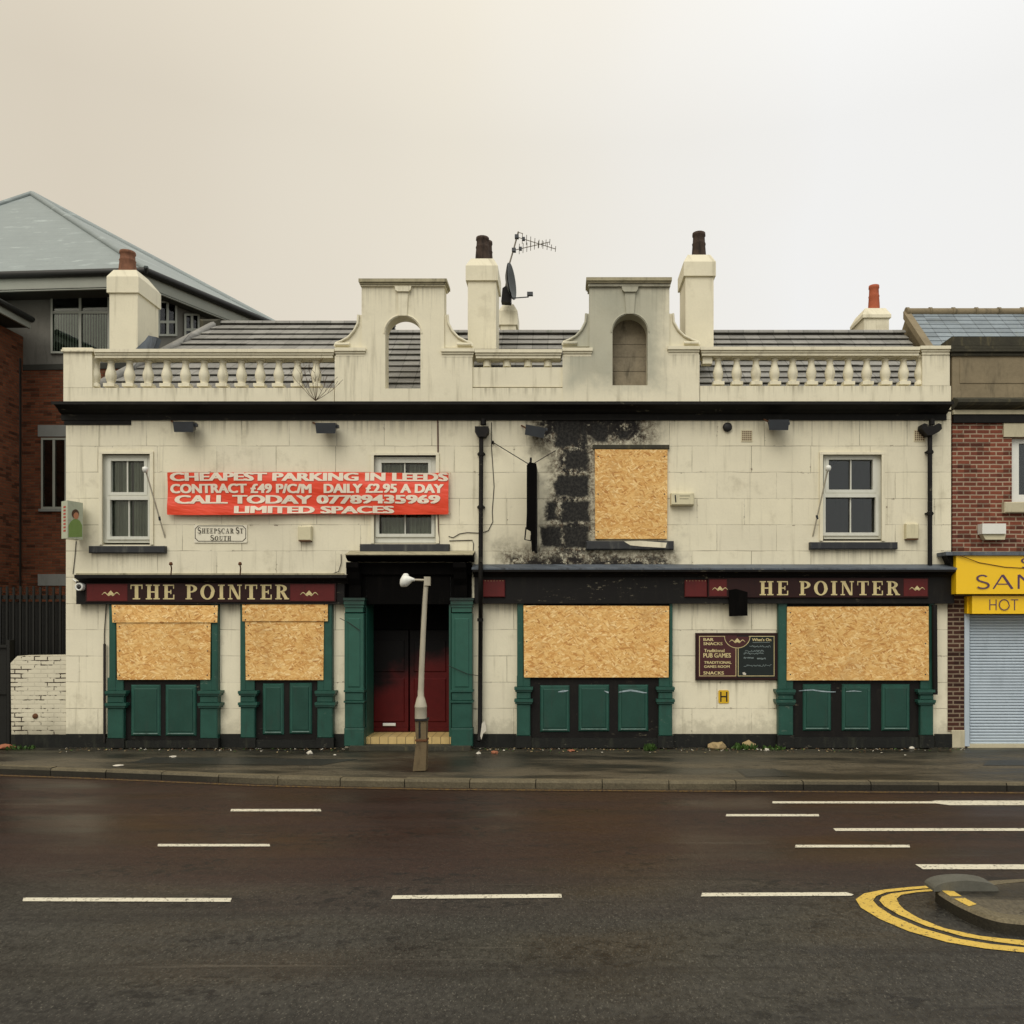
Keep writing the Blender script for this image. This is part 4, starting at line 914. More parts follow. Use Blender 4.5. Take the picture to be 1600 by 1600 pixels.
shopfront((1215, 1241), (1437, 1460), (1216, 1230), (1452, 1461), (1080, 1096), 1152, 1063, ((1255, 1299, 1069, 1142), (1316, 1361, 1069, 1142), (1378, 1422, 1069, 1142)), 940)
def sheen(pts, lab):  # streak of reflected light, laid over the panels as pale ribbons
    m_ = MB()
    for k, (run) in enumerate(pts):
        for i in range(len(run) - 1):
            (x0, y0, w0), (x1, y1, w1) = run[i], run[i + 1]; yy = -.1015
            m_.add([(X(x0, yy), yy, Z(y0 + w0, yy)), (X(x1, yy), yy, Z(y1 + w1, yy)), (X(x1, yy), yy, Z(y1 - w1, yy)), (X(x0, yy), yy, Z(y0 - w0, yy))], [(0, 1, 2, 3)], 'sheen')
    m_.build('painted_sheen', pub)['label'] = lab
sheen([[(872, 1081, .4), (880, 1080, 1.6), (888, 1079, .5)], [(944, 1079.5, .3), (949, 1081.5, 1.3), (951, 1082, 1)], [(967, 1081.5, 1), (975, 1080, 1.2), (985, 1078.5, 1.4), (995, 1080, 1.3), (1005, 1082, 1), (1011, 1082.5, .4)]], 'pale highlight painted across the green panels of the middle window')
sheen([[(1248, 1079.5, .3), (1258, 1078.5, .8), (1270, 1078, .9), (1283, 1080, 1.0), (1297, 1081, .7), (1306, 1081, .4)], [(1322, 1080.5, .4), (1334, 1079.5, .8), (1346, 1080.5, .3)]], 'pale highlight painted across the green panels of the far right window')
# entrance
ent = MB(); yw = .55
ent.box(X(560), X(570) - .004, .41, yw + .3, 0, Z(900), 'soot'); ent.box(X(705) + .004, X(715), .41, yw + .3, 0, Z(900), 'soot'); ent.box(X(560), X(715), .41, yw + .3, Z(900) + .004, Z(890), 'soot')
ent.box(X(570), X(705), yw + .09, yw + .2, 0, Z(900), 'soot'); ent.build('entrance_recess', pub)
for a_, b_, off in ((577, 638, .0), (640.5, 703, .02)):
    d_ = MB(); d_.pbox(a_, b_, 985, 1147, yw + off, yw + .07, 'door'); d_.pbox(a_ + 1, b_ - 1, 1137, 1142, yw + off - .02, yw + off + .01, 'door')
    d_.bevbox(a_ + 6, b_ - 6, 1000, 1050, yw + off - .018, yw + off + .01, 'door', .015); d_.bevbox(a_ + 6, b_ - 6, 1060, 1128, yw + off - .018, yw + off + .01, 'door', .015)
    dd = d_.build('door', pub)
    if off == 0:
        l_ = MB(); l_.bevbox(598, 618, 1130, 1134.5, yw - .045, yw - .015, 'lampwhite', .008); l_.build('letter_plate', dd)
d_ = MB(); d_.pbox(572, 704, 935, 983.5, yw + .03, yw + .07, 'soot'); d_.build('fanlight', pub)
st = MB(); st.pbox(568, 707, 1151.5, 1166, -.03, .56, 'tile'); st.pbox(545, 735, 1166.4, 1176, -.30, .2, 'stonedark'); st.build('doorstep', pub)
for a_, b_ in ((538, 568), (705, 738)):
    p_ = MB(); p_.bevbox(a_, b_, 958, 1080, -.16, .01, 'greensoot', .012); p_.bevbox(a_ + 5, b_ - 5, 966, 1074, -.175, -.15, 'greensoot', .015)
    p_.pbox(a_ - 1, b_ + 1, 1078.5, 1081.5, -.20, .0, 'green'); p_.bevbox(a_ + .5, b_ - .5, 1082, 1095, -.18, .01, 'green', .012); p_.pbox(a_ - 1, b_ + 1, 1095.3, 1098, -.21, .0, 'green'); p_.bevbox(a_ + .5, b_ - .5, 1098.4, 1138, -.185, .01, 'green', .012); p_.bevbox(a_ - .5, b_ + .5, 1138.3, 1166, -.20, .01, 'green', .012)
    for i, (t_, h_) in enumerate(((934, 4), (938.5, 6), (945, 4), (949.5, 7))): p_.pbox(a_ - 2 + i, b_ + 2 - i, t_, t_ + h_, -.22 + .015 * i, .0, 'greensoot')
    p_.build('door_pilaster', pub)
can = MB(); yc = -.34
can.box(X(570) + .002, X(570) + .035, -.02, .5, .02, Z(901), 'greensoot'); can.box(X(705) - .035, X(705) - .002, -.02, .5, .02, Z(901), 'greensoot')
can.pbox(539, 571.5, 898, 1165, -.03, .01, 'soot'); can.pbox(704.5, 737, 898, 1165, -.03, .01, 'soot')
can.pbox(572, 703.5, 898, 944, -.05, .42, 'soot'); can.pbox(541, 737, 879, 897.5, -.10, .01, 'soot')
can.profile([(.01, Z(878)), (-.2, Z(878)), (-.30, Z(872, yc)), (yc, Z(869.5, yc)), (yc, Z(866.5, yc)), (-.02, Z(862, 0)), (.01, Z(862, 0))], X(540, yc), X(738, yc), 'soot')
can.profile([(yc - .01, Z(867.2, yc)), (yc - .01, Z(866.0, yc)), (-.01, Z(860.5, 0)), (-.01, Z(861.5, 0))], X(539, yc), X(739, yc), 'coping')
can.build('door_canopy', pub, fix=True)
for a_, b_ in ((543, 562), (709, 729)):
    c_ = MB(); x0, x1 = X(a_, -.2), X(b_, -.2)
    c_.profile([(.0, Z(933)), (-.10, Z(933)), (-.12, Z(915)), (-.20, Z(905)), (-.24, Z(895)), (-.30, Z(888)), (-.30, Z(880)), (.0, Z(880))], x0, x1, 'soot'); c_.build('console_bracket', pub, fix=True)
# fascia boards with their cornices
def fascia(a_, b_, top, bot, y_c=-.30, m='black', lead=6, rise=True):
    f = MB(); f.pbox(a_ + 3, b_ - 3, top + 10, bot, -.13, .01, m)
    f.profile([(.01, Z(top + 14, -.14)), (-.135, Z(top + 14, -.135)), (-.17, Z(top + 10, -.17)), (-.24, Z(top + 7, -.24)), (y_c, Z(top + 5, y_c)), (y_c, Z(top, y_c)), (.01, Z(top - 3, 0) if rise else Z(top, y_c) + .008)], X(a_, y_c), X(b_, y_c), m)
    if not rise: f.box(X(a_ + 4), X(b_ - 3), -.03, .005, Z(top, y_c) + .012, Z(top, y_c) + .04, 'coping')
    if lead: f.profile([(y_c - .012, Z(top + lead * .4, y_c)), (y_c - .012, Z(top - .6, y_c)), (-.004, Z(top - 3.8 - lead * .5, 0)), (-.004, Z(top - 3, 0))], X(a_ - 1, y_c), X(b_ + 1, y_c), 'lead')
    f.pbox(a_ + 5, b_ - 5, bot - 3.5, bot, -.15, -.125, m)
    return f.build('fascia', pub, fix=True)
fascia(116, 541, 898, 944, lead=0, rise=False)
fascia(738, 1494, 888, 943, lead=5)
mb = MB(); mb.pprism([(1139, 922), (1150, 920), (1168, 925), (1168, 962), (1140, 963)], -.19, -.14, 'soot'); mb.build('charred_panel', pub, fix=True)
# rainwater pipes
def downpipe(px, hop, y_px0, y_px1, wide, px2=None, joints=()):
    p_ = MB(); yy = -.10; top = Z(650, yy); px2 = px2 or px
    pts = [P(px + 3, 655, yy), P(px + 3, 664, yy)]; p_.tube(pts, .05, 'black', 8)
    a_, b_, c_, d_ = hop; cx_ = (a_ + b_) / 2
    if wide: p_.pprism([(a_ + 1, c_ + 2), (a_ + 5, c_), (cx_ - 3, c_ + 4), (cx_ + 3, c_ + 4), (b_ - 5, c_), (b_ - 1, c_ + 2), (b_, c_ + 9), (b_ - 4, c_ + 13), (cx_ + 1, d_), (cx_ - 6, d_), (a_ + 4, c_ + 13), (a_, c_ + 8)], -.18, -.02, 'black')
    else: p_.pprism([(a_, c_), (b_, c_), (b_, c_ + 9), (b_ - 5, d_), (a_ + 5, d_), (a_, c_ + 9)], -.18, -.02, 'black')
    p_.tube([P(px, d_ - 1, yy), P(px2, y_px1, yy)], .038, 'black', 10)
    for j in joints: q = px + (px2 - px) * (j - d_) / (y_px1 - d_); p_.tube([P(q, j, yy), P(q, j + 5, yy)], .052, 'black', 10); p_.pbox(q - 6, q + 6, j + 1, j + 3.5, -.06, .0, 'black')
    return p_.build('downpipe', pub, fix=True)
downpipe(752, (742, 763, 666, 682), 682, 880, False, 751, (707, 790))
downpipe(1453, (1440, 1472, 661, 680), 680, 884, True, 1453, (704, 800))
p_ = MB(); p_.tube([P(751, 880, -.36), P(751, 945, -.36), P(751, 952, -.10), P(750, 1140, -.10), P(748, 1158, -.2)], .038, 'black', 10); p_.tube([P(750.5, 966, -.10), P(750.5, 971, -.10)], .052, 'black', 10)
p_.tube([P(751, 872, -.10), P(751, 881, -.36)], .038, 'black', 10); p_.build('downpipe', pub, fix=True)
p_ = MB(); p_.tube([P(1460, 945, -.15), P(1461, 1085, -.15)], .045, 'black', 8); p_.build('downpipe', pub)
# vents
mb = MB(); c_ = P(1137, 667, -.04); mb.lathe(c_, [(.078, .05), (.078, 0), (.06, -.012), (.0, -.012)], 'blackink', 16, 'y'); mb.build('round_vent', pub, fix=True)
for cx_, cy_ in ((1167, 681), (1437, 681)):
    mb = MB(); mb.pbox(cx_ - 8.5, cx_ + 8.5, cy_ - 9, cy_ + 9, -.012, .01, 'vent')
    for i in range(5):
        for j in range(5): mb.pbox(cx_ - 7.2 + i * 3.1, cx_ - 5.2 + i * 3.1, cy_ - 7.4 + j * 3.1, cy_ - 5.4 + j * 3.1, -.015, -.01, 'rust')
    mb.build('air_brick', pub)
# cables clipped to the wall, each its own run
def cable(pts, r_=.008, m='cable', lab=None):
    c_ = MB(); c_.tube([P(a_, b_, y_) for a_, b_, y_ in pts], r_, m, 5); o = c_.build('cable', pub)
    if lab: o['label'] = lab
cable([(684, 657, -.012), (684.5, 720, -.012), (684, 790, -.04), (686, 856, -.012)], .012, 'crack', 'rust brown cable down the right edge of the middle window')
cable([(768, 660, -.01), (768, 700, -.01), (770, 730, -.01), (772, 760, -.01), (769, 800, -.01), (770, 815, -.01), (763, 829, -.01), (752, 833, -.01), (730, 832, -.01), (718, 834, -.01), (708, 840, -.01), (701, 838, -.01)], .007)
cable([(702, 845, -.01), (738, 844, -.01), (740, 850, -.01), (739, 865, -.01)], .007)
cable([(510, 900, -.02), (529, 893, -.02), (533, 880, -.02), (533, 866, -.02)], .007)
cable([(119, 845, -.01), (117, 870, -.01), (114, 897, -.01)], .006)
cable([(166, 944, -.02), (165, 960, -.02), (163, 990, -.02), (163, 1006, -.02)], .008)
cable([(163.5, 1006, -.05), (163.5, 1160, -.05)], .022)
cable([(531, 966, -.10), (545, 973, -.18), (562, 985, -.2)], .006)
cable([(700, 1040, -.2), (730, 1053, -.2), (748, 1056, -.12)], .006)
# small stubs of lost lamps on the left cornice
for px in (267, 375):
    s_ = MB(); s_.tube([P(px, 899, -.12), P(px + 1, 888, -.14), P(px, 883, -.2)], .012, 'rust', 6); s_.lathe(P(px, 881, -.2), [(.0, -.03), (.03, -.02), (.032, .0), (.02, .03)], 'rust', 8); s_.build('lamp_stub', pub)

# ================================================================== THINGS FIXED TO THE PUB
def sheet(name, rects, label, group='chipboard sheets over the windows'):
    mb = MB()
    for a_, b_, c_, d_, yf, yb, sk in rects:
        mb.pprism([(a_, c_), (b_, c_ + sk), (b_ - sk, d_), (a_ + sk, d_)], yf, yb, 'osb')
        for sx_ in (a_ + 5, b_ - 5):
            for t in (.08, .5, .92): q = P(sx_, c_ + (d_ - c_) * t, yf); mb.lathe(q, [(.012, .002), (.012, -.003), (.0, -.004)], 'flood', 6, 'y')
    return tag(mb.build(name, fix=True), label, 'chipboard', group)
sheet('chipboard_sheet', [(182, 329, 972, 1062, -.118, -.10, 1)], 'chipboard sheet over the leftmost ground floor window, under a shorter overlapping strip')
sheet('chipboard_strip', [(174.5, 340, 945, 972.6, -.138, -.119, 1)], 'chipboard strip across the top of the leftmost ground floor window', 'chipboard strips over the left windows')
sheet('chipboard_sheet', [(383, 506, 970, 1062.5, -.118, -.10, 1)], 'narrowest low chipboard sheet, on the window just left of the doorway')
sheet('chipboard_strip', [(378.5, 512, 942, 970.6, -.138, -.119, 0)], 'short chipboard strip topping the window just left of the doorway', 'chipboard strips over the left windows')
sheet('chipboard_sheet', [(818, 1045.5, 946, 1058.5, -.125, -.10, .8)], 'wide chipboard sheet over the ground floor window right of the doorway, below the burnt fascia')
sheet('chipboard_sheet', [(1230, 1451, 948, 1063, -.125, -.10, -.5)], 'wide chipboard sheet over the ground floor window at the far right end of the pub')
sheet('chipboard_sheet', [(929.5, 1043, 702, 842, -.05, -.004, .6)], 'upright chipboard sheet over the burnt out upstairs window')

# shop name signs
sg_ = thing('pub_sign', P(330, 941, -.15), 'dark red fascia sign with THE POINTER in cream capitals above the left windows', 'sign')
mb = MB(); mb.bevbox(133, 525, 911, 941, -.165, -.131, 'dkmaroon', .008); mb.build('sign_board', sg_)
for a_, b_ in ((135, 199), (453, 523)):
    mb = MB(); mb.bevbox(a_, b_, 912.5, 939.5, -.171, -.16, 'maroon', .008); emblem(mb, (a_ + b_) / 2 + (6 if a_ < 200 else -5), 927, 28, -.1725, 'gold'); mb.build('end_panel', sg_)
for wd_, a_, b_ in (('THE', 204, 273), ('POINTER', 290, 452)): mb = MB(); letters(mb, wd_, a_, b_, 913.5, 936.5, -.167, 'gold', gap=.2); mb.build('lettering', sg_)
s2 = thing('pub_sign', P(1260, 934, -.15), 'dark red fascia sign reading HE POINTER, its first letter lost, above the far right window', 'sign')
mb = MB(); mb.bevbox(1106, 1451, 903, 934, -.165, -.131, 'dkmaroon', .008); mb.build('sign_board', s2)
for a_, b_, c_, d_, e_ in ((1108, 1136, 905, 932, 1125), (1412, 1450, 904, 932, 1433)):
    mb = MB(); mb.bevbox(a_, b_, c_, d_, -.171, -.16, 'maroon', .008); emblem(mb, e_, (c_ + d_) / 2 + 1, 24, -.1725, 'gold'); mb.build('end_panel', s2)
for wd_, a_, b_ in (('HE', 1187, 1232), ('POINTER', 1249, 1406)): mb = MB(); letters(mb, wd_, a_, b_, 908, 930, -.167, 'gold', gap=.22); mb.build('lettering', s2)
for a_, b_, lab in ((755, 789, 'small maroon board on the black burnt fascia beside the downpipe'), (1070, 1105, 'small maroon board at the right end of the burnt fascia, next to the sign')):
    mb = MB(); mb.bevbox(a_, b_, 906, 933, -.165, -.131, 'maroon', .012)
    for i in range(7): mb.lathe(P(a_ + 3 + (b_ - a_ - 6) * i / 6, 907.5, -.166), [(.006, .001), (.0, -.003)], 'gold', 5, 'y')
    tag(mb.build('fascia_board', fix=True), lab, 'sign board', 'small maroon boards on the burnt fascia')
# banner
bn = thing('parking_banner', P(480, 803, -.10), 'red vinyl banner advertising cheap parking, strung across the upstairs wall', 'banner')
yB = -.105
def wave(x, z):
    e_ = (x - X(480)) / 2.4
    return .016 * math.sin(x * 2.6 + z * 1.5) + .010 * math.sin(x * 7 - z * 4) * (1 if z < Z(785) else .4) + .012 * math.sin(z * 9 + x)
mb = MB(); nx_, nz_ = 60, 12
for lay_, off in ((0, 0), (1, .004)):
    vs = []
    for j in range(nz_ + 1):
        for i in range(nx_ + 1):
            s_ = i / nx_; t = j / nz_; px = 261 + (700.5 - 261) * s_; py = 738 + 65 * t + (1.2 - 1.2 * s_) * t + .8 * math.sin(s_ * 9) * (1 if t in (0, 1) else .5)
            x, z = X(px, yB), Z(py, yB); vs.append((x, yB + wave(x, z) + off, z))
    fs = [(j * (nx_ + 1) + i, j * (nx_ + 1) + i + 1, (j + 1) * (nx_ + 1) + i + 1, (j + 1) * (nx_ + 1) + i) for j in range(nz_) for i in range(nx_)]
    mb.add(vs, [f[::-1] for f in fs] if lay_ == 0 else fs, 'banner', True)
mb.build('banner_sheet', bn)
mb = MB()
for body, a_, b_, c_, d_, bo in (('CHEAPEST PARKING IN LEEDS', 265, 700, 738.6, 751.5, .03), ('CONTRACT £49 P/C/M   DAILY £2.95 A DAY', 265, 693, 756, 770.5, .028), ('CALL TODAY 07789435969', 272, 688, 773.5, 787, .03), ('LIMITED SPACES', 366, 616, 790.5, 802, .03)):
    mb = MB(); text_mesh(mb, body, a_, b_, c_, d_, yB - .007, 'bannertext', .055, fn=wave); mb.build('lettering', bn)

mb = MB()
for a_, b_ in ((261.5, 739), (700, 739), (261.5, 803), (700, 802), (480, 738.5)):
    q = P(a_, b_, yB); mb.tube([q, (q[0] + (.03 if a_ > 500 else -.03), .0, q[2] + .02)], .005, 'ivory', 5)
mb.build('tie', bn)
# street name plate
sp = thing('street_sign', P(344, 847, -.02), 'small white street name plate with clipped corners and a black rim, under the red banner', 'street sign')
def clip(a_, b_, c_, d_, k): return [(a_ + k, c_), (b_ - k, c_), (b_, c_ + k), (b_, d_ - k), (b_ - k, d_), (a_ + k, d_), (a_, d_ - k), (a_, c_ + k)]
mb = MB(); mb.pprism(clip(303, 386, 820, 848, 1), -.018, .0, 'plate'); mb.build('plate', sp, fix=True)
mb = MB(); o_ = clip(304.5, 384.5, 821.2, 846.2, 5); i_ = clip(305.6, 383.4, 822.3, 845.1, 4.6)
for k in range(8): flat(mb, [o_[k], o_[(k + 1) % 8], i_[(k + 1) % 8], i_[k]], -.0195, 'greyblack')
mb.build('rim', sp); mb = MB()
letters(mb, 'SHEEPSCAR ST', 309, 380, 824, 833.5, -.0195, 'greyblack', gap=.16, space=.25, small=.82); letters(mb, 'SOUTH', 329, 361, 836, 844.5, -.0195, 'greyblack', gap=.16, small=.82); mb.build('lettering', sp)
# floodlights under the cornice
def floodlight(px, py, label, tilt=0.0):
    o = thing('floodlight', P(px, py, -.16), label, 'floodlight', 'floodlights under the cornice')
    mb = MB(); x, y, z = P(px, py, -.22)
    v = [(-.15, .11, .07), (.15, .11, .07), (.17, -.10, .045), (-.17, -.10, .045), (-.12, .11, -.05), (.12, .11, -.05), (.16, -.07, -.125), (-.16, -.07, -.125)]
    ct, s_t = math.cos(tilt), math.sin(tilt); v = [(x + a_ * ct - c_ * s_t, y + b_, z + c_ * ct + a_ * s_t) for a_, b_, c_ in v]
    mb.add(v, [(0, 3, 2, 1), (4, 5, 6, 7), (3, 7, 6, 2), (0, 1, 5, 4), (1, 2, 6, 5), (3, 0, 4, 7)], 'flood'); mb.build('lamp_housing', o, fix=True)
    b_ = MB(); b_.tube([P(px - 22, py - 7, .0), P(px - 20, py - 6, -.10), P(px - 15, py - 3, -.2)], .014, 'rust', 6); b_.tube([P(px - 15, py - 3, -.2), P(px - 12, py + 2, -.22)], .012, 'flood', 6); b_.box(x + .16, x + .2, y - .03, y + .03, z - .02, z + .03, 'flood'); b_.pbox(px - 8, px + 8, py - 4, py + 3, -.12, .01, 'flood'); b_.build('bracket', o)
    return o
floodlight(290, 665, 'dark floodlight under the cornice above the leftmost upstairs window')
floodlight(511, 667, 'dark floodlight under the cornice between the two left upstairs windows')
floodlight(837, 672, 'soot blackened floodlight hanging askew beside the burnt stonework', -.18)
floodlight(1215, 662, 'dark floodlight under the cornice nearest the right hand window')
# alarm and junction boxes
mb = MB(); mb.bevbox(1048.5, 1085, 770, 789, -.13, .0, 'ivory', .015); flat(mb, [(1054, 774), (1056, 773), (1057, 785), (1055, 785)], -.1315, 'blackink'); flat(mb, [(1062, 774.5), (1078, 774.5), (1078, 775.3), (1062, 775.3)], -.1315, 'greyblack'); flat(mb, [(1062, 779), (1076, 779), (1076, 779.7), (1062, 779.7)], -.1315, 'greyblack')
tag(mb.build('alarm_box', fix=True), 'long cream alarm box right of the boarded upstairs window', 'alarm box')
for a_, b_, c_, d_, lab in ((465.5, 486, 822, 844.5, 'small square cream box on the wall below the red banner'), (1416, 1436, 818, 842, 'small square cream box between the right hand window and downpipe')):
    mb = MB(); mb.bevbox(a_, b_, c_, d_, -.09, .0, 'ivory', .015); mb.pbox(a_ + 1, b_ - 1, d_ - .2, d_ + 1.2, -.085, .0, 'rust'); tag(mb.build('junction_box', fix=True), lab, 'box', 'small cream boxes on the wall')
# lamp rods beside the windows
def lamp_rod(p0, p1, label):
    o = thing('lamp_rod', P(*p0, -.05), label, 'lamp', 'white headed lamps on long rods beside windows')
    mb = MB(); mb.tube([P(p1[0], p1[1], .0), P((p0[0] + p1[0]) / 2, (p0[1] + p1[1]) / 2, -.2), P(*p0, -.34)], .013, 'galv', 6); mb.build('rod', o)
    mb = MB(); c_ = P(*p0, -.35); mb.lathe(c_, [(.0, -.06), (.035, -.055), (.05, -.01), (.045, .03), (.0, .05)], 'lampwhite', 10); mb.build('lamp_head', o)
    mb = MB(); q = [p0[k] + (p1[k] - p0[k]) * .72 for k in (0, 1)]; mb.tube([P(q[0] - .5, q[1] - 3, -.12), P(q[0] + .5, q[1] + 3, -.10)], .02, 'flood', 6); mb.build('clamp', o)
lamp_rod((227, 733), (258, 840), 'white lamp on a thin rod leaning right over the leftmost upstairs window')
lamp_rod((1294, 731), (1270, 838), 'white lamp on a thin rod leaning left over the right hand upstairs window')
# cctv camera
o = thing('cctv_camera', P(124, 925, -.2), 'white round CCTV camera at the left end of the pub fascia', 'camera')
mb = MB(); c_ = P(124, 917, -.22); mb.lathe(c_, [(.04, .16), (.065, .12), (.07, .0), (.066, -.02), (.045, -.022), (.04, -.005)], 'lampwhite', 16, 'y'); mb.build('camera_body', o, fix=True)
mb = MB(); mb.lathe((c_[0] + .005, c_[1] - .006, c_[2] - .005), [(.042, .0), (.038, -.012), (.0, -.02)], 'blackink', 14, 'y'); mb.build('lens', o, fix=True)
mb = MB(); mb.tube([(c_[0], c_[1] + .14, c_[2]), P(114, 905, -.02)], .014, 'lampwhite', 6); mb.build('bracket', o)
# projecting lightbox on the left corner
o = thing('lightbox_sign', P(112, 842, -.3), 'faded box sign with printed figure in green, jutting from the pub\'s left corner', 'sign')
mb = MB(); y0 = -.52; xa, xb = X(97, y0), X(112, y0)
zt_, zb_ = Z(785, y0), Z(842, y0)
mb.box(X(105, -.5), X(129.5, -.5), -.30, -.16, Z(842, -.3), Z(787, -.3), 'lightbox')
bx = MB(); A = Vector(P(96, 813, -.36)); B = Vector(P(105.5, 813, -.50)); C_ = Vector(P(129.5, 813, -.18))
zt_, zb_ = Z(783, -.4), Z(841.5, -.4)
nrm = Vector((C_.y - B.y, -(C_.x - B.x), 0)).normalized(); D_ = A + (C_ - B)
pts = [(A.x, A.y), (B.x, B.y), (C_.x, C_.y), (D_.x, D_.y)]
bx.slab(pts, zb_, zt_, 'lightbox'); bx.build('light_box', o, fix=True)
pr = MB()
def onface(s_, t, d=.003): return tuple(B + (C_ - B) * s_ + Vector((nrm.x, nrm.y, 0)) * d * (1 if nrm.y < 0 else -1) + Vector((0, 0, zb_ - B.z + (zt_ - zb_) * t)))
def oval(cs, ct, rs, rt, m, d, t0=0, t1=360): pr.add([onface(cs + rs * math.cos(R(q)), ct + rt * math.sin(R(q)), d) for q in range(t0, t1, 20)], [list(range(len(range(t0, t1, 20))))], m)
pr.add([onface(a_, b_, .003) for a_, b_ in ((.06, .02), (.94, .02), (.94, .34), (.78, .46), (.62, .50), (.38, .50), (.2, .44), (.06, .34))], [tuple(range(8))], 'printgreen')
oval(.5, .64, .24, .125, 'hair', .004); oval(.54, .59, .17, .095, 'skin', .005); pr.build('printed_figure', o)
sd_ = MB(); nA = (B - A); n2_ = Vector((nA.y, -nA.x, 0)).normalized() * .003
if n2_.x > 0: n2_ = -n2_
for t in range(8):
    z0 = zb_ + (zt_ - zb_) * (.18 + t * .09); q = [A + nA * .35 + n2_, A + nA * .72 + n2_]
    sd_.add([(q[0].x, q[0].y, z0), (q[1].x, q[1].y, z0), (q[1].x, q[1].y, z0 + .03), (q[0].x, q[0].y, z0 + .03)], [(0, 1, 2, 3)], 'printred')
sd_.build('side_lettering', o)
bk_ = MB(); bk_.tube([P(118, 800, -.28), P(118, 800, .0)], .02, 'galv', 6); bk_.tube([P(118, 830, -.28), P(118, 830, .0)], .02, 'galv', 6); bk_.build('bracket', o)
# burnt projecting sign and its stay wires
o = thing('hanging_sign', P(829, 862, -.4), 'charred black projecting pub sign seen almost edge on, hung by stay wires', 'sign')
mb = MB(); mb.pprism([(823, 727), (827, 722), (838, 724), (838, 741), (836, 860), (831, 862), (829, 830), (822, 826), (823, 800)], -.55, -.49, 'soot'); mb.build('sign_panel', o, fix=True)
mb = MB(); mb.pprism([(833, 726), (838.5, 727), (838.5, 861), (834, 861)], -.48, -.02, 'black'); mb.build('sign_side', o, fix=True)
mb = MB(); mb.tube([P(829, 728, -.52), P(829.5, 715, -.52)], .018, 'black', 6); mb.tube([P(822, 824, -.52), P(820, 843, -.52), P(829, 845, -.52), P(830, 836, -.5)], .012, 'black', 6); mb.tube([P(836, 735, -.3), P(836, 735, .0)], .02, 'black', 6); mb.build('bracket', o)
mb = MB(); mb.tube([P(770, 691, .0), P(829, 727, -.5)], .008, 'cable', 5); mb.lathe(P(770, 691, -.02), [(.0, -.03), (.02, -.02), (.02, .02), (.0, .03)], 'black', 6); mb.tube([P(868, 704, .0), P(831, 726, -.5)], .007, 'cable', 5); mb.build('stay_wire', o)
# notice board
o = thing('notice_board', P(1151, 1062, -.05), 'maroon and black pub notice board listing bar snacks and pub games', 'notice board')
mb = MB(); mb.bevbox(1087, 1216, 989, 1063, -.06, .0, 'dkmaroon', .012); mb.build('frame', o)
mb = MB(); mb.pbox(1091, 1151, 993, 1058.5, -.066, -.05, 'boardmaroon'); mb.build('menu_panel', o)
mb = MB(); mb.pbox(1152, 1211, 993, 1058.5, -.066, -.05, 'blackboard'); mb.build('chalk_panel', o)
mb = MB()
def bar(a_, b_, c_, d_, y_=-.068): flat(mb, [(a_, c_), (b_, c_), (b_, d_), (a_, d_)], y_, 'gold')
for a_, b_, sg in ((1092.5, 1150.3, -1), (1153, 1210, 1)):
    bar(a_, a_ + .9, 993.8, 1056.6) if sg < 0 else bar(a_, a_ + .9, 1013, 1056.6); bar(b_ - .9, b_, 1013 if sg < 0 else 993.8, 1056.6); bar(a_ + .9, b_ - .9, 1055.7, 1056.6)
bar(1093.4, 1133, 993.8, 994.7); bar(1170, 1209, 993.8, 994.7)
for q in stroke([(1152 - 20 * math.cos(R(t)), 994.5 + 18 * math.sin(R(t))) for t in range(0, 181, 15)], .9): flat(mb, q, -.0685, 'gold')
mb.build('gilt_border', o)
mb = MB(); flat(mb, [(1152 - 19 * math.cos(R(t)), 994.6 + 17 * math.sin(R(t))) for t in range(0, 181, 15)], -.0675, 'boardmaroon'); emblem(mb, 1152, 1001, 25, -.0695, 'gold'); mb.build('emblem', o)
mb = MB(); gy = -.0685
for body, a_, b_, c_, d_, bo in (('BAR', 1099, 1115, 997, 1001.5, .03), ('SNACKS', 1099, 1129, 1003.5, 1008, .03), ('Traditional', 1100, 1132, 1014, 1019, .02), ('PUB GAMES', 1099, 1142, 1020.5, 1027.5, .03), ('TRADITIONAL', 1100, 1143, 1033, 1037.2, .02), ('GAMES ROOM', 1100, 1140, 1039.5, 1043.5, .02), ('SNACKS', 1099, 1131, 1049, 1054, .03)):
    mb = MB(); text_mesh(mb, body, a_, b_, c_, d_, gy, 'gold', .03); mb.build('menu_lettering', o)
mb = MB()
text_mesh(mb, "What's On", 1175, 1205, 997, 1001.8, gy, 'gold', .02)
for q in stroke([(1176, 1004), (1203, 1003.6)], .6) : flat(mb, q, gy, 'chalk')
rr = random.Random(3)
for x0, x1, y_ in ((1171, 1204, 1010), (1164, 1194, 1017), (1162, 1193, 1021), (1162, 1178, 1028), (1183, 1196, 1029), (1162, 1206, 1040)):
    pts = [(x0 + (x1 - x0) * i / 40, y_ + rr.uniform(-1.7, 1.7)) for i in range(41) ]
    mb.build('chalk_writing', o); mb = MB()
    for k, q in enumerate(stroke(pts, .55)): flat(mb, q, gy - .0003 * (k % 3), 'chalk')
mb.build('chalk_writing', o); mb = MB()
flat(mb, [(1160, 1051), (1163, 1050), (1166, 1053), (1165, 1055), (1161, 1054)], gy, 'paper')
mb.build('white_scrap', o)
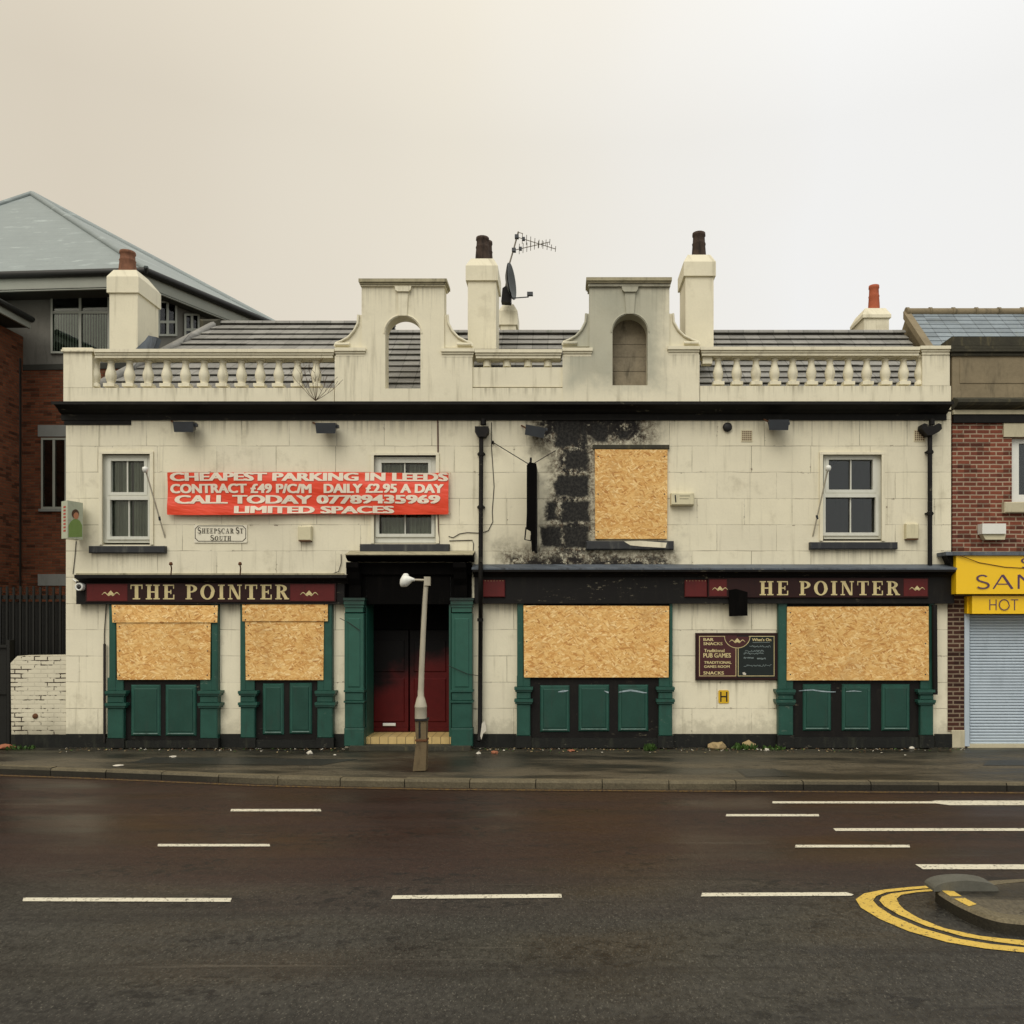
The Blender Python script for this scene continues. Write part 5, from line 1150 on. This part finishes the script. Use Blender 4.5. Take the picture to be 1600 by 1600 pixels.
# hydrant plate
o = thing('hydrant_sign', P(1130.5, 1099, -.01), 'small yellow hydrant plate with a black H below the notice board', 'sign')
mb = MB(); mb.pprism(clip(1122.5, 1139, 1078.5, 1099, 1.5), -.012, .0, 'yellowh'); mb.build('plate', o, fix=True)
mb = MB()
for r_ in ((1125.3, 1127.4, 1081, 1096.5), (1134.4, 1136.6, 1081, 1096.5)): flat(mb, [(r_[0], r_[2]), (r_[1], r_[2]), (r_[1], r_[3]), (r_[0], r_[3])], -.0135, 'blackink')
flat(mb, [(1127.4, 1087.4), (1134.4, 1087.4), (1134.4, 1089.6), (1127.4, 1089.6)], -.0135, 'blackink'); mb.build('lettering', o)
# satellite dish and aerial on the chimney
o = thing('satellite_dish', P(800, 466, 2.3), 'dark satellite dish seen edge on beside the tall left chimney', 'satellite dish')
yd = 2.3; c_ = Vector(P(797, 440, yd)); mb = MB()
n_ = 20; ax = Vector((.97, -.22, .08)).normalized(); up_ = Vector((0, 0, 1)); side = ax.cross(up_).normalized(); up_ = side.cross(ax)
vs = [c_ - ax * .06]; fs = []
for ring in (.5, 1):
    for k in range(n_): t = 2 * math.pi * k / n_; vs.append(c_ + ax * (-.06 + .10 * ring * ring) + side * (.30 * ring * math.cos(t)) + up_ * (.36 * ring * math.sin(t)))
fs += [(0, 1 + k, 1 + (k + 1) % n_) for k in range(n_)] + [(1 + k, 1 + n_ + k, 1 + n_ + (k + 1) % n_, 1 + (k + 1) % n_) for k in range(n_)]
o2 = len(vs); vs += [v - ax * .02 for v in vs]; fs += [tuple(o2 + i for i in f[::-1]) for f in fs]
mb.add(vs, fs, 'dishgrey', True); mb.build('dish', o)
mb = MB(); mb.tube([P(799, 466, yd), P(826, 464, yd - .1)], .012, 'flood', 6); mb.box(*[X(824, yd), X(833, yd)], yd - .14, yd - .06, Z(465, yd), Z(460, yd), 'flood'); mb.build('feed_arm', o)
mb = MB(); mb.pprism([(783, 471), (785, 450), (791, 446), (799, 458), (798, 472)], yd + .02, yd + .2, 'black'); mb.build('mount', o, fix=True)
o = thing('tv_aerial', P(795, 412, 2.45), 'leaning pole with two thin TV aerials above the satellite dish', 'aerial')
mb = MB(); mb.tube([P(788, 462, 2.45), P(796, 412, 2.45), P(803, 388, 2.45), P(810, 362, 2.45)], .016, 'alu', 6); mb.build('pole', o)
for (p0, p1) in (((807, 370), (868, 389)), ((803, 391), (859, 378))):
    mb = MB(); mb.tube([P(*p0, 2.44), P(*p1, 2.30)], .008, 'alu', 5)
    for i in range(9):
        t = .15 + .85 * i / 8; q = [p0[k] + (p1[k] - p0[k]) * t for k in (0, 1)]; y_ = 2.44 - .14 * t; hl = 5.0 - 2.5 * t
        a_ = Vector(P(q[0], q[1], y_)); mb.tube([a_ + Vector((.01, -.14, .05)) * (hl / 5), a_ + Vector((-.01, .14, -.05)) * (hl / 5)], .006, 'alu', 4)
    q = P(p0[0] + (p1[0] - p0[0]) * .18, p0[1] + (p1[1] - p0[1]) * .18, 2.41); mb.box(q[0] - .03, q[0] + .03, q[1] - .03, q[1] + .03, q[2] - .03, q[2] + .03, 'flood'); mb.build('antenna', o)
mb = MB()
for a_, b_ in ((803, 391), (807.5, 370)): q = P(a_, b_, 2.45); mb.box(q[0] - .04, q[0] + .04, q[1] - .04, q[1] + .04, q[2] - .035, q[2] + .035, 'flood')
mb.tube([P(810, 363, 2.45), P(817, 365, 2.4)], .008, 'alu', 4); mb.build('clamp', o)
# dead shrub rooted in the parapet
mb = MB(); r2 = random.Random(5); base = P(493, 626, -.12)
for k in range(9):
    t = (k - 4) / 4; h_ = r2.uniform(.45, .85) * (1 - .35 * abs(t)); pts = [base]
    for j in range(1, 6): f = j / 5; pts.append((base[0] + t * .42 * f ** .8 + r2.uniform(-.02, .02), base[1] - .03 * f + r2.uniform(-.02, .02), base[2] + h_ * f))
    mb.tube(pts, [.006, .005, .004, .004, .003, .002], 'twig', 3)
    for j in (2, 3, 4): a_ = pts[j]; mb.tube([a_, (a_[0] + r2.uniform(-.12, .12), a_[1] + r2.uniform(-.04, .04), a_[2] + r2.uniform(.06, .16))], .003, 'twig', 4)
tag(mb.build('shrub'), 'bare twiggy shrub growing from the parapet above the black cornice', 'plant')

# ================================================================== LAMP POST
yl_ = G(655, 1204)[1]
def LP(px, py, y=None): return P(px, py, yl_ if y is None else y)
o = thing('street_lamp', LP(655, 1205), 'short leaning grey lamp post with a white lamp head, in front of the doorway', 'street lamp')
mb = MB(); mb.pprism([(645, 1205), (665, 1204), (666.5, 1160), (650, 1158)], yl_ - .09, yl_ + .09, 'concretepost'); mb.pprism([(649.5, 1157.5), (665.5, 1158), (666, 1126), (648.5, 1125)], yl_ - .08, yl_ + .08, 'concretepost'); mb.pbox(648.5, 666.5, 1155.5, 1158.6, yl_ - .1, yl_ + .1, 'rust'); mb.pbox(648, 667, 1123.5, 1126.6, yl_ - .1, yl_ + .1, 'blackink'); mb.pprism([(654, 1128), (657, 1128), (657, 1153), (654, 1154)], yl_ - .085, yl_ - .07, 'blackink'); mb.build('base', o, fix=True)
mb = MB(); mb.lathe(LP(657.5, 1123.5), [(.088, 0), (.088, .17), (.092, .175), (.09, .19), (.062, .30), (.046, .34), (.045, .42)], 'galv', 14); mb.build('base_shaft', o)
mb = MB(); mb.tube([LP(657.5, 1086), LP(659, 1040), LP(661.5, 985), LP(664.5, 930), LP(666.5, 903)], [.044, .041, .038, .035, .034], 'galv', 12); mb.tube([LP(659.5, 984), LP(658, 970), LP(660, 940), LP(661, 932)], .008, 'cable', 5); mb.build('pole', o)
mb = MB(); mb.pbox(662.5, 671.5, 901, 915, yl_ - .05, yl_ + .05, 'galv'); mb.tube([LP(664, 906.5), LP(646, 906), LP(640, 905)], .016, 'galv', 8); mb.build('arm', o)
mb = MB()
ring = []; secs = [(648, 905.5, .02, .02), (643, 905, .055, .035), (637, 905.5, .075, .075), (632, 908, .08, .085), (628, 911, .07, .06), (626, 914, .04, .03)]
vs = []; sg_n = 12
for px, py, rx_, rz_ in secs:
    c_ = Vector(LP(px, py)); vs += [c_ + Vector((rz_ * .35 * -math.sin(2 * math.pi * k / sg_n), rx_ * math.cos(2 * math.pi * k / sg_n), rz_ * math.sin(2 * math.pi * k / sg_n))) for k in range(sg_n)]
fs = [(i * sg_n + k, i * sg_n + (k + 1) % sg_n, (i + 1) * sg_n + (k + 1) % sg_n, (i + 1) * sg_n + k) for i in range(len(secs) - 1) for k in range(sg_n)] + [tuple(range(sg_n)), tuple(range((len(secs) - 1) * sg_n, len(secs) * sg_n))[::-1]]
mb.add(vs, fs, 'lampwhite', True); mb.lathe(LP(634, 900.5), [(.045, -.02), (.045, .02), (.03, .04), (.0, .045)], 'lampwhite', 10); mb.build('lamp_head', o, fix=True)

# ================================================================== LOW WHITE WALL
mb = MB(); mb.pprism([(16.5, 1036), (27, 1025), (103, 1024), (103, 1169), (18, 1169)], .02, .36, 'brickpaint'); lw = thing('garden_wall', P(60, 1168, .1), 'low whitewashed brick wall with worn paint, joined to the left corner of the pub', 'wall'); mb.build('brickwork', lw, fix=True)
mb = MB(); mb.pbox(17, 103, 1148, 1168.5, .0, .02, 'plinth'); mb.build('black_base', lw)
mb = MB(); mb.lathe(P(55, 1119, .015), [(.05, .01), (.045, -.01), (.0, -.015)], 'rust', 12, 'y'); mb.build('rusty_tie_plate', lw, fix=True)

# ================================================================== BRICK OFFICE BUILDING (left, behind)
off = thing('office_building', (-15, 12, 0), 'brown brick office block with pale hipped roof rising behind the pub at far left', 'building')
C0 = Vector(P(228, 420, 7.4)); ze = C0.z
sF = (HY - 503) / (ze - EYE); C1 = Vector((X(425, F / sF - DIST), F / sF - DIST, ze))
sL = (HY - 426.5) / (ze - EYE); CL = Vector((X(0, F / sL - DIST), F / sL - DIST, ze)); CL = C0 + (CL - C0) * 2.6
dF = (CL - C0).normalized(); dS = (C1 - C0).normalized()
CB = CL + (C1 - C0) * 2.2; C1b = C0 + (C1 - C0) * 1.02
apex = Vector(P(50, 303, 11.2))
mb = MB()
up2 = Vector((0, 0, .02))
for a_, b_, in ((CL, C0), (C0, C1b), (C1b, CB), (CB, CL)): mb.add([a_, b_, apex], [(0, 1, 2)], 'rooffar')
rf = mb.build('roof', off)
mb = MB()
mb.tube([C0, C0 + (apex - C0) * .5, apex], .09, 'rooffar', 6); mb.tube([C1b, apex], .09, 'rooffar', 6); mb.tube([CL, apex], .09, 'rooffar', 6); mb.build('hip_tiles', rf)
def strip(mb, a_, b_, z0, z1, th, m):      # vertical board along a..b (th = thickness inwards)
    d = (b_ - a_).normalized(); n_ = Vector((-d.y, d.x, 0))
    if n_.dot(Vector((-15, 14, 0)) - a_) < 0: n_ = -n_
    q = [a_, b_, b_ + n_ * th, a_ + n_ * th]; mb.slab([(v.x, v.y) for v in q], z0, z1, m)
mb = MB()
for a_, b_ in ((C0, CL), (C0, C1b)):
    d = (b_ - a_).normalized(); mb.tube([a_ + Vector((0, 0, -.06)), b_ + Vector((0, 0, -.06))], .10, 'gutter', 8)
mb.build('gutter', off)
mb = MB()
ins_ = lambda v, k: v + (apex - v).normalized() * k
A0, A1, AL = [Vector((v.x + (apex.x - v.x) * .012, v.y + (apex.y - v.y) * .012, 0)) for v in (C0, C1b, CL)]
strip(mb, A0, AL, ze - .48, ze - .14, .06, 'fascia'); strip(mb, A0, A1, ze - .48, ze - .14, .06, 'fascia'); mb.build('fascia', off, fix=True)
W0 = C0 + dF * .55 + dS * .75; WL = CL + dS * .75; W1 = C1b + dF * .55; WB = CB; zs_ = ze - .46
mb = MB(); mb.slab([(v.x, v.y) for v in (A0, A1, CB, AL)], zs_, zs_ + .03, 'soffit'); mb.build('soffit', off, fix=True)
zbr = Z(566, W0.y)
mb = MB(); mb.slab([(v.x, v.y) for v in (W0, W1, WB, WL)], 0, zbr - .16, 'brickleft'); mb.build('brick_wall', off, fix=True)
mb = MB(); mb.slab([(v.x, v.y) for v in (W0, W1, WB, WL)], zbr, zs_, 'render'); mb.build('upper_wall', off, fix=True)
mb = MB(); q = [v + (v - Vector((-15.5, 11.5, v.z))).normalized() * .05 for v in (W0, W1, WB, WL)]; mb.slab([(v.x, v.y) for v in q], zbr - .155, zbr - .003, 'soffit'); mb.build('string_course', off, fix=True)
# points on the front and side walls
def onF(px, py, out_=.0):                # where the ray through a pixel meets the front wall
    n_ = Vector((-dF.y, dF.x, 0));  n_ = n_ if n_.y < 0 else -n_
    cam_ = Vector((0, -DIST, EYE)); r_ = Vector(((px - VX) / F, 1, (HY - py) / F)); w_ = W0 + n_ * out_
    t = (w_ - cam_).dot(n_) / r_.dot(n_); return cam_ + r_ * t
def onS(px, py, out_=.0):
    n_ = Vector((-dS.y, dS.x, 0)); n_ = n_ if n_.x > 0 else -n_
    cam_ = Vector((0, -DIST, EYE)); r_ = Vector(((px - VX) / F, 1, (HY - py) / F)); w_ = W0 + n_ * out_
    t = (w_ - cam_).dot(n_) / r_.dot(n_); return cam_ + r_ * t
def fbar(mb, f, a_, b_, c_, d_, o1, o0, m):   # plate on a wall, standing out o1, rooted at o0
    q = [f(x, y, o) for o in (o1, o0) for x, y in ((a_, d_), (b_, d_), (b_, c_), (a_, c_))]
    k = q[0].z, q[2].z
    mb.add(q, [(0, 1, 2, 3), (7, 6, 5, 4), (0, 4, 5, 1), (1, 5, 6, 2), (2, 6, 7, 3), (3, 7, 4, 0)], m)
def owindow(f, a_, b_, c_, d_, mull, trans, blinds=False):
    fr = MB(); w_ = 3.2
    for r_ in ((a_, a_ + w_, c_, d_), (b_ - w_, b_, c_, d_), (a_ + w_, b_ - w_, c_, c_ + w_), (a_ + w_, b_ - w_, d_ - w_, d_)): fbar(fr, f, *r_, .06, .0, 'fascia')
    for m_ in mull: fbar(fr, f, m_ - 2, m_ + 2, c_ + w_, d_ - w_, .055, .0, 'fascia')
    for t_ in trans: fbar(fr, f, a_ + w_, b_ - w_, t_ - 2, t_ + 2, .052, .0, 'fascia')
    root = fr.build('window', off, fix=True)
    g_ = MB(); fbar(g_, f, a_ + 1, b_ - 1, c_ + 1, d_ - 1, .028, .022, 'glass'); g_.build('pane', root, fix=True)
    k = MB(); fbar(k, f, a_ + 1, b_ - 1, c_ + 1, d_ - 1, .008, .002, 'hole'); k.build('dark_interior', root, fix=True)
    if blinds:
        k = MB(); n_ = int((b_ - a_ - 8) / 4.2)
        for i in range(n_):
            x_ = a_ + 5 + i * 4.2
            fbar(k, f, x_, x_ + 2.2, trans[0] + 2, d_ - 4, .016, .011, 'blind')
        k.build('vertical_blind', root, fix=True)
owindow(onF, 79, 171, 459, 552, [125], [488], True)
owindow(onS, 247, 277, 470, 525, [262], [503]); owindow(onS, 288, 312, 490, 530, [300], [515])
owindow(onF, 64, 104, 684, 795, [84], [])
for a_, b_, c_, d_ in ((59, 106, 664, 682), (59, 106, 897, 915)):
    k = MB(); fbar(k, onF, a_, b_, c_, d_, .03, .0, 'concrete'); k.build('lintel', off, fix=True)
k = MB(); a_ = onF(27, 560, .12); b_ = onF(27, 1150, .12); k.tube([a_, b_], .1, 'gutter', 10); k.build('downpipe', off)
k = MB(); fbar(k, onF, 60, 106, 795, 799, .08, .0, 'concrete'); k.build('window_sill', off, fix=True)
# wing standing forward at the far left
wg = MB(); wg.box(-22, -14.8, 2.6, 8.6, 0, 9.9, 'brickleft'); wg.build('wing_wall', off)
ev = MB(); ev.profile([(1.9, 9.95), (7.8, 9.95), (7.8, 10.03), (1.9, 10.03)], -22.3, -14.3, 'soffit'); ev.box(-14.3, -14.24, 1.9, 7.8, 9.93, 10.10, 'fascia'); ev.tube([(-14.2, 1.9, 10.17), (-14.2, 7.8, 10.17)], .085, 'gutter', 8)
ev.add([(-14.25, 1.9, 10.12), (-14.25, 7.8, 10.12), (-18.3, 7.8, 12.0), (-18.3, 1.9, 12.0)], [(0, 1, 2, 3)], 'rooffar'); ev.build('wing_eaves', off)

# ================================================================== METAL FENCE at the left
fn_ = thing('metal_fence', P(40, 1168, 1.0), 'dark steel railing screening the yard left of the pub', 'fence')
mb = MB()
for i in range(20):
    px = -95 + i * 10.4
    if px < 106: mb.pbox(px, px + 2.8, 916 + (i % 2), 1166, 1.0, 1.03, 'fence')
mb.build('bars', fn_)
mb = MB(); mb.pbox(-100, 106, 930, 936, 1.031, 1.07, 'fence'); mb.pbox(-100, 106, 1120, 1126, 1.031, 1.07, 'fence'); mb.build('rails', fn_)
mb = MB(); mb.pbox(-100, 106, 940, 1166, 1.09, 1.1, 'fence'); mb.build('backing_sheet', fn_)
g_ = thing('metal_gate', P(-20, 1168, .4), 'plain dark sheet gate at the left edge, beside the whitewashed wall', 'gate')
mb = MB(); mb.pbox(-90, 10, 1012, 1166, .40, .43, 'fence'); mb.build('gate_sheet', g_)
mb = MB(); mb.pbox(-90, 10, 1008, 1012, .36, .46, 'fence'); mb.pbox(10.3, 15, 1000, 1168, .34, .46, 'fence'); mb.pbox(-90, 10, 1080, 1085, .37, .399, 'fence'); mb.build('gate_frame', g_)

# ================================================================== RIGHT SHOP
shop = thing('shop_building', (X(1700), 3, 0), 'red brick shop with a stone parapet, slate roof and steel shutter, right of the pub', 'building')
SR = 2060; xl = X(1488.5)
zw = Z(655)
mb = MB(); mb.wall(X(1488.5, .02), X(SR, .02), 0, Z(650, .02), [(X(1581, .02), X(1662, .02), Z(786, .02), Z(684, .02)), (X(1509.5, .02), X(1900, .02), 0, Z(940, .02))], .02, .35, 'brickred'); mb.build('front_wall', shop)
mb = MB(); mb.pbox(1481, 1506.5, 930, 1143, -.012, .019, 'brickdark'); mb.build('brick_pier', shop)
mb = MB(); mb.bevbox(1487, 1508, 1141, 1169, -.03, .019, 'stonepale', .01); mb.build('pier_base', shop)
mb = MB(); mb.box(xl + .01, X(SR), .36, 8, 0, Z(650), 'brickred'); mb.build('rear_wall', shop)
mb = MB(); mb.pbox(1488, SR, 556, 624, -.02, .35, 'stone'); mb.pbox(1500, SR, 560, 598.5, -.03, -.019, 'stone'); mb.build('stone_parapet', shop)
mb = MB()
for i, (t_, b_, y_) in enumerate(((526, 540, -.02), (540.3, 545, -.06), (545.3, 549, -.09), (549.3, 555.6, -.05))): mb.pbox(1487, SR, t_, b_, y_, .38, 'stonedark')
mb.build('parapet_coping', shop)
mb = MB(); mb.profile([(.02, Z(640)), (-.06, Z(640)), (-.16, Z(633, -.16)), (-.2, Z(628, -.2)), (-.2, Z(623.5, -.2)), (.02, Z(620))], X(1488), X(SR), 'stonedark'); mb.build('stone_cornice', shop, fix=True)
mb = MB(); mb.pbox(1490, SR, 640.3, 647, -.05, .019, 'stonepale'); mb.pbox(1490, SR, 647.3, 660, -.03, .019, 'cornice'); mb.build('frieze', shop)
# roof with ridge tiles
yr = 2.4; zr = Z(489, yr); ye = .45; zeave = zr - (yr - ye) * 1.0
mb = MB(); xg = X(1419, yr); n_ = 16
for i in range(n_):
    a_, b_ = i / n_, (i + 1) / n_; q = lambda t, h_: (ye + (yr - ye) * t - h_ * .7, zeave + (zr - zeave) * t + h_ * .7)
    mb.profile([q(a_, .016), q(b_ + .01, .004), q(b_, -.03), q(a_, -.03)], xg, X(SR), 'slate')
mb.profile([(yr, zr), (2 * yr - ye, zeave), (2 * yr - ye, zeave - .1), (yr, zr - .1)], xg, X(SR), 'slate')
rf = mb.build('roof', shop, fix=True)
mb = MB(); xx = xg - .03
while xx < X(SR): mb.tube([(xx, yr, zr + .01), (xx + .44, yr, zr + .01)], .085, 'stone', 10); mb.tube([(xx - .02, yr, zr + .015), (xx + .03, yr, zr + .015)], .098, 'stone', 10); xx += .46
mb.build('ridge_tiles', rf)
mb = MB(); mb.add([(xg - .02, ye, zeave - 1.4), (xg - .02, ye, zeave), (xg - .02, yr, zr), (xg - .02, 2 * yr - ye, zeave), (xg - .02, 2 * yr - ye, zeave - 1.4)], [(0, 1, 2, 3, 4)], 'stone')
mb.profile([(ye, zeave + .03), (yr, zr + .03), (yr, zr - .12), (ye, zeave - .12)], xg - .1, xg + .04, 'stone'); mb.build('gable_verge', rf, fix=True)
mb = MB(); ys = .98; mb.add([(X(1499, ys), ys, zeave + (ys - ye) + .06), (X(1517, ys), ys, zeave + (ys - ye) + .06), (X(1514, ys), ys + .3, zeave + (ys - ye) + .36), (X(1497, ys), ys + .3, zeave + (ys - ye) + .36)], [(0, 1, 2, 3)], 'lampwhite'); mb.build('skylight', rf)
# window, sill, lintel
mb = MB(); wf = .10
mb.wall(X(1580, wf), X(1663, wf), Z(787, wf), Z(683, wf), [(X(1592, wf), X(1651, wf), Z(773, wf), Z(693, wf))], wf, wf + .08, 'lampwhite'); swn = mb.build('window', shop)
mb = MB(); mb.pbox(1590, 1653, 691, 775, wf + .04, wf + .046, 'glass'); mb.build('pane', swn)
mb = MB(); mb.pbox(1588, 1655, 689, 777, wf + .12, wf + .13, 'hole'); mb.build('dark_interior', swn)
mb = MB(); mb.bevbox(1570, 1676, 784, 801, -.08, .019, 'stonepale', .015); mb.build('sill', swn)
mb = MB(); mb.pbox(1568.5, 1676, 661, 682.5, -.01, .019, 'stonepale'); mb.build('lintel', swn)
mb = MB(); mb.pbox(1535, 1572, 818, 834, -.14, .019, 'lampwhite'); mb.pprism([(1535, 834.2), (1572, 834.2), (1570, 843), (1540, 843)], -.10, .019, 'ivory'); mb.build('extractor_vent', shop, fix=True)
# shutter
sh_ = MB(); y_ = .10; t_ = 960; n_ = 44; zt_, zb_ = Z(960, y_), Z(1163, y_)
for i in range(n_):
    za, zb2 = zt_ - (zt_ - zb_) * i / n_, zt_ - (zt_ - zb_) * (i + 1) / n_; zm = (za + zb2) / 2
    sh_.profile([(y_, za), (y_ - .018, zm + (za - zm) * .3), (y_ - .018, zm - (za - zm) * .4), (y_, zb2 + .004), (y_ + .02, zb2 + .004), (y_ + .02, za)], X(1515, y_), X(1880, y_), 'shutter')
sht = sh_.build('roller_shutter', shop, fix=True)
for a_ in (1507, 1880): mb = MB(); mb.pbox(a_, a_ + 8, 932, 1166, -.01, .14, 'shutter'); mb.build('guide_rail', sht)
mb = MB(); mb.pbox(1512, 1884, 1163, 1170, .0, .3, 'stonepale'); mb.build('threshold', shop)
# shop signs
o = thing('shop_sign', P(1760, 928, -.2), 'large yellow shop sign with purple capitals SAN, cut off by the photo edge', 'sign')
mb = MB(); mb.pbox(1494, 1960, 868, 928, -.30, .01, 'yellow'); mb.build('sign_box', o)
mb = MB(); mb.pbox(1478, 1962, 862, 867.6, -.34, .01, 'lead'); mb.pprism([(1479, 868), (1493.5, 868), (1493.5, 893), (1488, 890), (1483, 876)], -.2, .0, 'black'); mb.build('flashing', o, fix=True)
mb = MB(); letters(mb, 'SANDWI', 1524, 1712, 898, 920, -.303, 'violet', SANS, gap=.16) ; letters(mb, 'S', 1594, 1613, 872, 888, -.303, 'violet', SANS); mb.build('lettering', o)
mb = MB(); mb.tube([P(1500, 868, -.34), P(1530, 879, -.31), P(1570, 886, -.31), P(1620, 889, -.31)], .006, 'rust', 4); mb.build('loose_wire', o)
o = thing('shop_sign', P(1700, 960, -.1), 'lower yellow shop sign reading HOT, above the roller shutter', 'sign')
mb = MB(); mb.pbox(1519, 1900, 931, 959, -.22, .0, 'yellow'); mb.pbox(1511, 1519, 932, 958.5, -.10, .0, 'yellow'); mb.build('sign_box', o)
mb = MB(); letters(mb, 'HOT', 1545, 1591, 936.5, 953.5, -.223, 'violet', SANS, gap=.14); mb.build('lettering', o)

# ================================================================== LITTER AND WEEDS
def scrap(px, py, r_, m, label, cat, name='litter', flatn=.5, grp=None, seed=0):
    q = random.Random(seed + int(px)); c_ = Vector(G(px, py)); bm_ = bmesh.new(); bmesh.ops.create_icosphere(bm_, subdivisions=2, radius=r_)
    for v in bm_.verts: v.co = Vector((v.co.x * q.uniform(.8, 1.25), v.co.y * q.uniform(.6, 1.1), max(v.co.z * flatn * q.uniform(.6, 1.4), -r_ * .2)))
    mb = MB(); zmin = min(v.co.z for v in bm_.verts); bm_.verts.ensure_lookup_table()
    mb.add([c_ + v.co - Vector((0, 0, zmin)) for v in bm_.verts], [[v.index for v in f.verts] for f in bm_.faces], m); bm_.free()
    return tag(mb.build(name), label, cat, grp, 'thing')
scrap(1120, 1170, .15, 'rubble', 'larger lump of pale brown rubble at the wall foot below the notice board', 'rubble', 'rubble', .75)
scrap(1170, 1169, .12, 'rubble', 'smaller lump of pale rubble, right of the larger one at the wall foot', 'rubble', 'rubble', .8)
scrap(1198, 1173, .05, 'paper', 'scrap of white litter beside the small rubble lump', 'litter', flatn=.7)
scrap(484, 1178, .05, 'paper', 'white crumpled litter on the pavement left of the doorway', 'litter', flatn=.8)
scrap(523, 1180, .025, 'paper', 'tiny white scrap nearest the doorway step', 'litter')
scrap(185, 1197, .07, 'paper', 'flat pale scrap near the kerb at the left', 'litter', flatn=.15)
scrap(270, 1183, .06, 'paper', 'pale scrap on the pavement in front of the leftmost window', 'litter', flatn=.2)
scrap(9, 1170, .13, 'orange', 'orange and pink rag on the pavement at the far left', 'rag', 'rag', .35)
scrap(773, 1177, .06, 'orange', 'orange scrap at the wall foot right of the downpipe', 'litter', flatn=.5)
scrap(893, 1174, .07, 'orange', 'flat tan scrap at the foot of the middle window', 'litter', flatn=.25)
scrap(748, 1178, .04, 'paper', 'white scrap at the foot of the downpipe', 'litter')
scrap(1424, 1170, .05, 'paper', 'white crumpled scrap at the foot of the far right window', 'litter', flatn=.6)
mb = MB(); c_ = P(755, 1150, -.18); mb.pprism([(753, 1130), (757, 1126), (759, 1133), (760, 1142), (755, 1146), (752, 1156), (750.5, 1150)], -.2, -.17, 'paper'); tag(mb.build('litter', fix=True), 'white rag caught on the foot of the downpipe by the doorway', 'rag', None, 'thing')
def weed(px, py, r_, h_, n_, label, seed):
    q = random.Random(seed); c_ = Vector(G(px, py)); mb = MB()
    for k in range(n_):
        t = q.uniform(0, 6.28); d = r_ * math.sqrt(q.random()); b_ = c_ + Vector((d * math.cos(t), d * .5 * math.sin(t), 0)); hh = h_ * q.uniform(.4, 1); s_ = q.uniform(.015, .035); tp = b_ + Vector((q.uniform(-.05, .05), q.uniform(-.05, .03), hh)); sd_v = Vector((math.cos(t * 3), math.sin(t * 3), 0)) * s_
        md = (b_ + tp) / 2; mb.add([b_, md - sd_v, tp, md + sd_v], [(0, 1, 2, 3)], 'leaf')
    return tag(mb.build('weed'), label, 'weed', 'weeds along the wall foot', 'thing')
weed(1014, 1173, .09, .14, 60, 'small bright green weed below the middle window', 3)
weed(1160, 1171, .22, .12, 70, 'straggling weed between the two rubble lumps', 4)
weed(1205, 1172, .2, .09, 50, 'low weed right of the small rubble lump', 5)
weed(30, 1171, .25, .08, 50, 'low weed at the foot of the whitewashed wall', 6)
mb = MB(); q = random.Random(11)
for k in range(900):
    x = q.uniform(X(110), X(1500)); 
    if X(545) < x < X(735): continue
    y = -.16 - abs(q.gauss(0, .16)); s_ = q.uniform(.006, .022); a_ = q.uniform(0, 3.1); dx, dy = math.cos(a_) * s_, math.sin(a_) * s_; z = q.uniform(.004, .02)
    mb.add([(x - dx, y - dy, z), (x + dy, y - dx, z + .004), (x + dx, y + dy, z + q.uniform(0, .015)), (x - dy, y + dx, z)], [(0, 1, 2, 3)], q.choice(['leaf', 'twig', 'rubble', 'paper', 'twig', 'stonedark', 'twig']))
tag(mb.build('leaf_litter'), kind='stuff')

for ob in bpy.data.objects:
    if '_w' in ob.keys(): del ob['_w']
